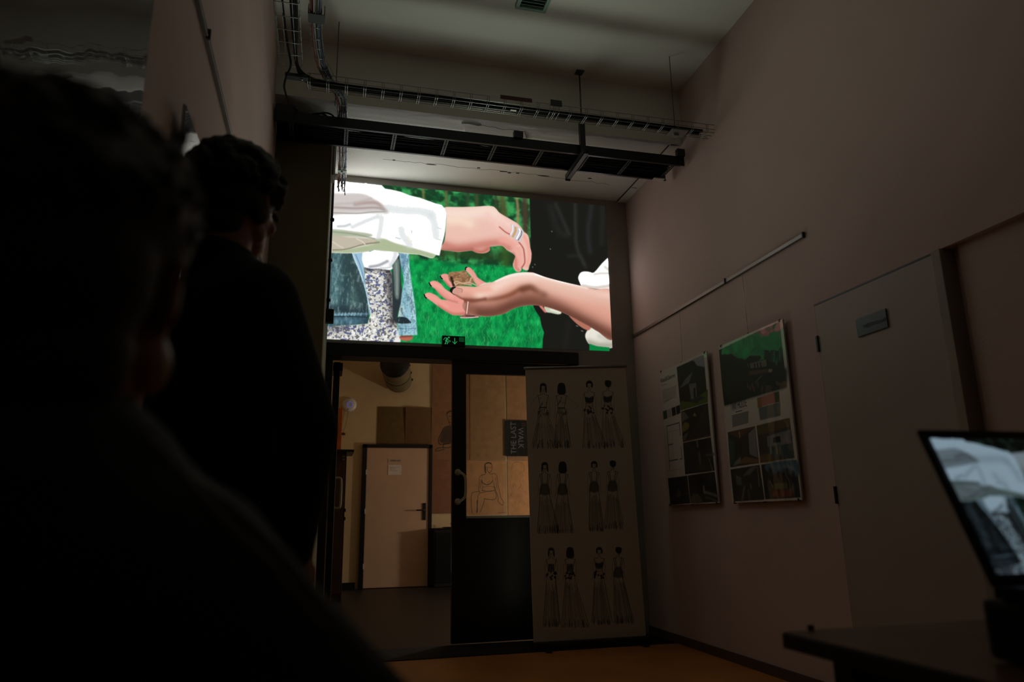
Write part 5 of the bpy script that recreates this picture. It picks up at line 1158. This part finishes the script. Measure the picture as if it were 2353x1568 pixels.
box('hinge', (LT.x+.03, lbp.y-.004, lbp.z-.016), (LT.x+Wl-.03, lbp.y+.006, lbp.z-.008), M_black, lp)
# ------------------------------------------------------------------ people
def cap(bm, p0, p1, r0, r1, seg=14, cap_n=4):
    p0, p1 = Vector(p0), Vector(p1); d = p1-p0; L = d.length
    q = d.to_track_quat('Z', 'Y') if L > 1e-6 else Euler((0, 0, 0)).to_quaternion()
    prof = [(0.0, -r0)]+[(r0*math.sin(PI/2*k/cap_n), -r0*math.cos(PI/2*k/cap_n)) for k in range(1, cap_n+1)]
    prof += [(r1*math.cos(PI/2*k/cap_n), L+r1*math.sin(PI/2*k/cap_n)) for k in range(0, cap_n)]+[(0.0, L+r1)]
    add_lathe(bm, prof, seg, Matrix.Translation(p0) @ q.to_matrix().to_4x4())
def ell(bm, c, r, rot=(0, 0, 0)):
    bmesh.ops.create_icosphere(bm, subdivisions=3, radius=1.0, matrix=Matrix.Translation(c) @ Euler(rot).to_matrix().to_4x4() @ Matrix.Diagonal((*r, 1)))
def fuse(name, build, m, vox, parent, smooth=6, label=None, M=None):
    bm = bmesh.new(); build(bm)
    if M is not None: bmesh.ops.transform(bm, matrix=M, verts=bm.verts)
    bmesh.ops.recalc_face_normals(bm, faces=bm.faces)
    me = bm2me(name+'_raw', bm); o = bpy.data.objects.new(name+'_raw', me); COL.objects.link(o)
    r = o.modifiers.new('r', 'REMESH'); r.mode = 'VOXEL'; r.voxel_size = vox; r.use_smooth_shade = True
    s = o.modifiers.new('s', 'SMOOTH'); s.factor = .5; s.iterations = smooth
    dg = bpy.context.evaluated_depsgraph_get(); dg.update()
    me2 = bpy.data.meshes.new_from_object(o.evaluated_get(dg)); me2.name = name
    bpy.data.objects.remove(o); me2.materials.clear()
    return link(name, me2, m, parent, label)
M_skin = mat('skin', (150, 100, 78), .5, var=.06, scale=20, bump=.05, bscale=200)
M_skin.node_tree.nodes['Principled BSDF'].inputs['Subsurface Weight'].default_value = .25
M_skin.node_tree.nodes['Principled BSDF'].inputs['Subsurface Radius'].default_value = (.02, .006, .003)
M_hair = mat('dark_hair', (18, 15, 13), .6, var=.3, scale=60, bump=.4, bscale=180)
M_cloth1 = mat('black_jacket', (24, 24, 25), .9, var=.2, scale=30, bump=.15, bscale=150)
M_cloth2 = mat('black_sweater', (18, 19, 21), .95, var=.2, scale=30, bump=.2, bscale=200)
M_jeans = mat('dark_jeans', (26, 30, 38), .9, var=.2, scale=40)
M_shoe = mat('shoe', (30, 29, 28), .7)
M_eye = mat('eye_white', (210, 205, 198), .3); 

def person(name, loc, body_yaw, head_yaw, P, label, jacket, hair_fn, head_off, jaw=1.0, head_pitch=0.0):
    """P: joints in body space (faces +Y): neck, head, shoulders, elbows, wrists, hip, knees, ankles"""
    root = thing(name, loc, label, 'person', rotz=body_yaw)
    B = Matrix.Translation(loc) @ Matrix.Rotation(body_yaw, 4, 'Z')
    H = Matrix.Translation(Vector(loc)+Matrix.Rotation(body_yaw, 3, 'Z') @ Vector(head_off)) @ Matrix.Rotation(head_yaw, 4, 'Z') @ Matrix.Rotation(head_pitch, 4, 'X')
    def hb(f):                      # build in head space
        def g(bm):
            b2 = bmesh.new(); f(b2); bmesh.ops.transform(b2, matrix=B.inverted() @ H, verts=b2.verts)
            t_ = bpy.data.meshes.new('t'); b2.to_mesh(t_); b2.free(); bm.from_mesh(t_); bpy.data.meshes.remove(t_)
        return g
    def head(bm):
        ell(bm, (0, -.012, .035), (.074, .094, .088)); ell(bm, (0, .022, -.005), (.066, .068, .085)); ell(bm, (0, .030, -.060), (.050*jaw, .058, .050))
        ell(bm, (0, .070, -.094), (.022, .020, .018)); cap(bm, (0, .088, .012), (0, .106, -.026), .010, .014); ell(bm, (-.012, .096, -.030), (.009, .010, .008)); ell(bm, (.012, .096, -.030), (.009, .010, .008))
        for s in (-1, 1):
            ell(bm, (s*.075, -.008, -.006), (.009, .020, .032), (0, 0, s*.35)); ell(bm, (s*.080, -.014, .006), (.006, .015, .022), (0, 0, s*.5))
            ell(bm, (s*.030, .080, .030), (.024, .014, .009)); ell(bm, (s*.040, .064, -.022), (.022, .022, .020)); ell(bm, (s*.052*jaw, .006, -.058), (.016, .030, .026))
        cap(bm, (-.018, .088, -.058), (.018, .088, -.058), .008, .008); cap(bm, (-.015, .086, -.070), (.015, .086, -.070), .009, .009)
        cap(bm, (0, -.030, -.03), (0, -.035, -.13), .056, .058)
    S, E_, W_, HP, K, A = P['shoulder'], P['elbow'], P['wrist'], P['hip'], P['knee'], P['ankle']
    nb = Vector(P['neck'])
    def limbs(bm, g=0.0, arms=True, legs=True, torso=True, cuffs=False):
        if torso:
            hc = (Vector(HP[0])+Vector(HP[1]))/2
            ch = nb*.72+hc*.28; wa = nb*.38+hc*.62
            cap(bm, Vector(S[0])*.9+nb*.1, Vector(S[1])*.9+nb*.1, .056+g, .056+g)
            for s in (0, 1): cap(bm, nb+Vector((0, -.01, .02)), Vector(S[s])*.75+nb*.25+Vector((0, 0, .0)), .050+g, .050+g)
            for dx in (-.065, .065): cap(bm, ch+Vector((dx, 0, .05)), wa+Vector((dx*.75, 0, 0)), .098+g, .092+g)
            for dx in (-.06, .06): cap(bm, wa+Vector((dx, 0, 0)), hc+Vector((dx*1.1, 0, 0)), .090+g, .102+g)
        for s in (0, 1):
            if arms:
                cap(bm, S[s], E_[s], .050+g, .040+g); cap(bm, E_[s], W_[s], .040+g, .027+g*1.1)
            if legs:
                cap(bm, HP[s], K[s], .085+g, .056+g); cap(bm, K[s], A[s], .054+g, .038+g*1.2)
    def hand(bm, s):
        w = Vector(W_[s]); d = (w-Vector(E_[s])).normalized(); f = Vector(P['handdir'][s]).normalized()
        up = Vector(P['palmup'][s]); sd = f.cross(up).normalized(); up = sd.cross(f).normalized(); sg_ = -1 if s == 0 else 1
        pc = w+f*.045
        for t in (-1.5, -.5, .5, 1.5): cap(bm, w+f*.005+sd*t*.010, w+f*.082+sd*t*.019, .015, .0115)
        for i, t in enumerate((-1.5, -.5, .5, 1.5)):
            ln = (.066, .078, .072, .055)[i if sg_ > 0 else 3-i]; a = w+f*.080+sd*t*.019
            b = a+f*ln*.45-up*.008; c = b+f*ln*.30-up*.014; d_ = c+f*ln*.18-up*.014
            cap(bm, a, b, .0092, .0088, 10, 3); cap(bm, b, c, .0088, .0080, 10, 3); cap(bm, c, d_, .0080, .0070, 10, 3)
        tdir = sd*(1 if P['thumb'][s] > 0 else -1)
        a = w+f*.022+tdir*.022; b = a+f*.030+tdir*.022-up*.012; c = b+f*.028+tdir*.006-up*.012
        cap(bm, a, b, .0135, .0110, 10, 3); cap(bm, b, c, .0110, .0085, 10, 3)
    def body(bm):
        hb(head)(bm); limbs(bm); cap(bm, nb+Vector((0, -.01, -.05)), B.inverted() @ H @ Vector((0, -.032, -.08)), .060, .056)
        for s in (0, 1):
            hand(bm, s); a = Vector(A[s]); cap(bm, a+Vector((0, -.02, -.035)), a+Vector((0, .14, -.05)), .035, .030)
    fuse('body', body, M_skin, .0055, root, 4, None, B)
    def jk(bm):
        limbs(bm, .017, True, False, True)
        hc = (Vector(HP[0])+Vector(HP[1]))/2
        for dx in (-.06, .06): cap(bm, hc+Vector((dx, 0, .02)), hc+Vector((dx, .0, -.02)), .125, .120)
        for k in range(16):
            a = k*PI/8; q = nb+Vector((.070*math.cos(a), .064*math.sin(a)-.012, .040+.016*math.sin(a)*-1)); ell(bm, q, (.022, .022, .030))
    fuse('jacket', jk, jacket, .009, root, 5, None, B)
    fuse('trousers', lambda bm: limbs(bm, .014, False, True, False) or cap(bm, Vector(HP[0]), Vector(HP[1]), .105, .105), M_jeans, .010, root, 5, None, B)
    for s in (0, 1):
        a = Vector(A[s])
        def shoe(bm): cap(bm, a+Vector((0, -.03, -.045)), a+Vector((0, .15, -.055)), .045, .040); cap(bm, a+Vector((0, -.01, -.01)), a+Vector((0, .05, -.04)), .05, .045); [add_box(bm, a+Vector((-.042, -.075, -.10)), a+Vector((.042, .185, -.075)))]
        fuse('shoe', shoe, M_shoe, .008, root, 4, None, B)
    fuse('hair', hb(hair_fn), M_hair, .005, root, 2, None, B)
    for s in (-1, 1):
        def eye(bm): bmesh.ops.create_icosphere(bm, subdivisions=2, radius=.0115, matrix=Matrix.Translation((s*.031, .079, .012)))
        bm = bmesh.new(); eye(bm); bmesh.ops.transform(bm, matrix=H, verts=bm.verts); link('eye', bm2me('eye', bm, True), M_eye, root)
    return root, B, H

def hair_near(bm):
    ell(bm, (0, -.020, .043), (.093, .108, .082)); ell(bm, (0, -.060, .0), (.080, .062, .085)); ell(bm, (0, -.062, -.06), (.070, .048, .060))
    for s in (-1, 1): ell(bm, (s*.066, -.012, .040), (.020, .060, .045))
    random.seed(3)
    for k in range(260):
        th = random.uniform(0, 2*PI); ph = random.uniform(-.2, 1.45)
        d = Vector((math.cos(th)*math.cos(ph), math.sin(th)*math.cos(ph), math.sin(ph)))
        if d.y > .5 and d.z < .45: continue
        c = Vector((d.x*.093, -.020+d.y*.108, .045+d.z*.084)); cap(bm, c, c+Vector((d.x*.6, d.y*.6-.3, .1))*random.uniform(.006, .014), .007, .003, 6, 2)
    cap(bm, (.072, -.02, .082), (.084, -.012, .128), .008, .003, 8, 2)
def hair_far(bm):
    ell(bm, (0, -.018, .048), (.086, .104, .090)); ell(bm, (0, -.062, .0), (.072, .052, .075)); ell(bm, (0, -.062, -.062), (.056, .040, .052))
    for s in (-1, 1): ell(bm, (s*.064, -.010, .025), (.020, .055, .045))
    ell(bm, (0, .066, .070), (.066, .045, .036))
    for s in (-1, 1): ell(bm, (s*.070, -.02, -.01), (.016, .040, .040))
    random.seed(8)
    for k in range(330):
        th = random.uniform(0, 2*PI); ph = random.uniform(-.35, 1.4)
        d = Vector((math.cos(th)*math.cos(ph), math.sin(th)*math.cos(ph), math.sin(ph)))
        if d.y > .45 and d.z < .12: continue
        e = .016 if d.y > .2 else .006
        ell(bm, (d.x*(.086+e), -.018+d.y*(.106+e), .050+d.z*(.090+e*.4)), (random.uniform(.008, .016),)*3)
    for k in range(16):
        u = (k-7.5)/7.5; ell(bm, (u*.062, .104-.03*u*u+random.uniform(-.006, .006), .052+random.uniform(-.012, .006)), (.014, .016, .014))
    cap(bm, (.02, .105, .050), (.030, .128, .030), .012, .006); cap(bm, (-.02, .108, .050), (-.008, .128, .028), .012, .006)

# standing person further off
P2 = dict(neck=(0, -.02, 1.435), shoulder=((-.170, -.01, 1.36), (.170, -.01, 1.36)), elbow=((-.215, -.03, 1.10), (.24, .06, 1.10)), wrist=((-.20, .06, .88), (.21, .05, .88)),
          hip=((-.085, 0, .93), (.085, 0, .93)), knee=((-.10, .01, .50), (.10, .01, .50)), ankle=((-.11, -.01, .105), (.11, -.01, .105)),
          handdir=((.02, .25, -1), (-.02, .25, -1)), palmup=((-1, 0, 0), (1, 0, 0)), thumb=(-1, -1))
r2, B2, H2 = person('person', (-.215, 1.60, 0), -1.0, -.42, P2, 'person with dark curly hair and black sweater standing by the left wall', M_cloth2, hair_far, (-.01, 0.0, 1.615), 1.0, -.05)
# seated person right in front of the camera
P1_ = dict(neck=(-.01, -.02, 1.00), shoulder=((-.165, -.02, .91), (.185, -.02, .875)), elbow=((-.20, .08, .66), (.30, .12, .70)), wrist=((-.10, .30, .60), (.14, .33, .62)),
           hip=((-.09, -.10, .53), (.09, -.10, .53)), knee=((-.13, .34, .53), (.13, .34, .53)), ankle=((-.13, .36, .105), (.13, .36, .105)),
           handdir=((.3, 1, -.1), (-.3, 1, -.1)), palmup=((0, 0, 1), (0, 0, 1)), thumb=(1, -1))
BY, BL = -.62, (-.215, .61, 0)
hc_ = at(.52, 136, 640)
ho = Matrix.Rotation(-BY, 3, 'Z') @ Vector((hc_.x-BL[0], hc_.y-BL[1], hc_.z))
r1, B1, H1 = person('person', BL, BY, -.02, P1_, 'person in black seated nearest the camera, back of the head turned to us', M_cloth1, hair_near, tuple(ho), 1.18, .10)
# pale tubes imitate rim light over the shoulder of the seated person's jacket
jko = [c for c in r1.children if c.name.startswith('jacket')][0]
jm = jko.data
from mathutils.bvhtree import BVHTree
bvh = BVHTree.FromPolygons([v.co.copy() for v in jm.vertices], [tuple(p.vertices) for p in jm.polygons])
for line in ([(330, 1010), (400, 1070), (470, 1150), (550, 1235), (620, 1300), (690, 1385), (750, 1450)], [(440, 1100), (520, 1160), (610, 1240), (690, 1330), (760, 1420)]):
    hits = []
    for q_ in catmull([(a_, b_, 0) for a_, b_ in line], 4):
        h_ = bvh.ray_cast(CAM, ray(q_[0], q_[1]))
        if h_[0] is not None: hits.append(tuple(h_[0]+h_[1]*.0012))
    if len(hits) > 3: tube('rim_light_line', hits, .0022, mat('rim_light_pale', (120, 116, 104), .7), r1, 6, 'pale line imitating rim light')
# chair carrying the seated person
ch = thing('chair', (BL[0]+.05, BL[1]-.06, 0), 'black plastic chair under the seated person nearest the camera', 'chair', rotz=BY)
CM = Matrix.Translation((BL[0]+.05, BL[1]-.06, 0)) @ Matrix.Rotation(BY, 4, 'Z')
box('seat', (-.17, -.17, .405), (.19, .18, .43), M_black, ch, .01, M=CM)
box('backrest', (-.16, -.245, .56), (.18, -.225, .76), M_black, ch, .008, M=CM)
for sx in (-.15, .17):
    box('leg', (sx-.011, .15, 0), (sx+.011, .172, .41), M_blackg, ch, M=CM); box('leg', (sx-.011, -.225, 0), (sx+.011, -.203, .78), M_blackg, ch, M=CM)
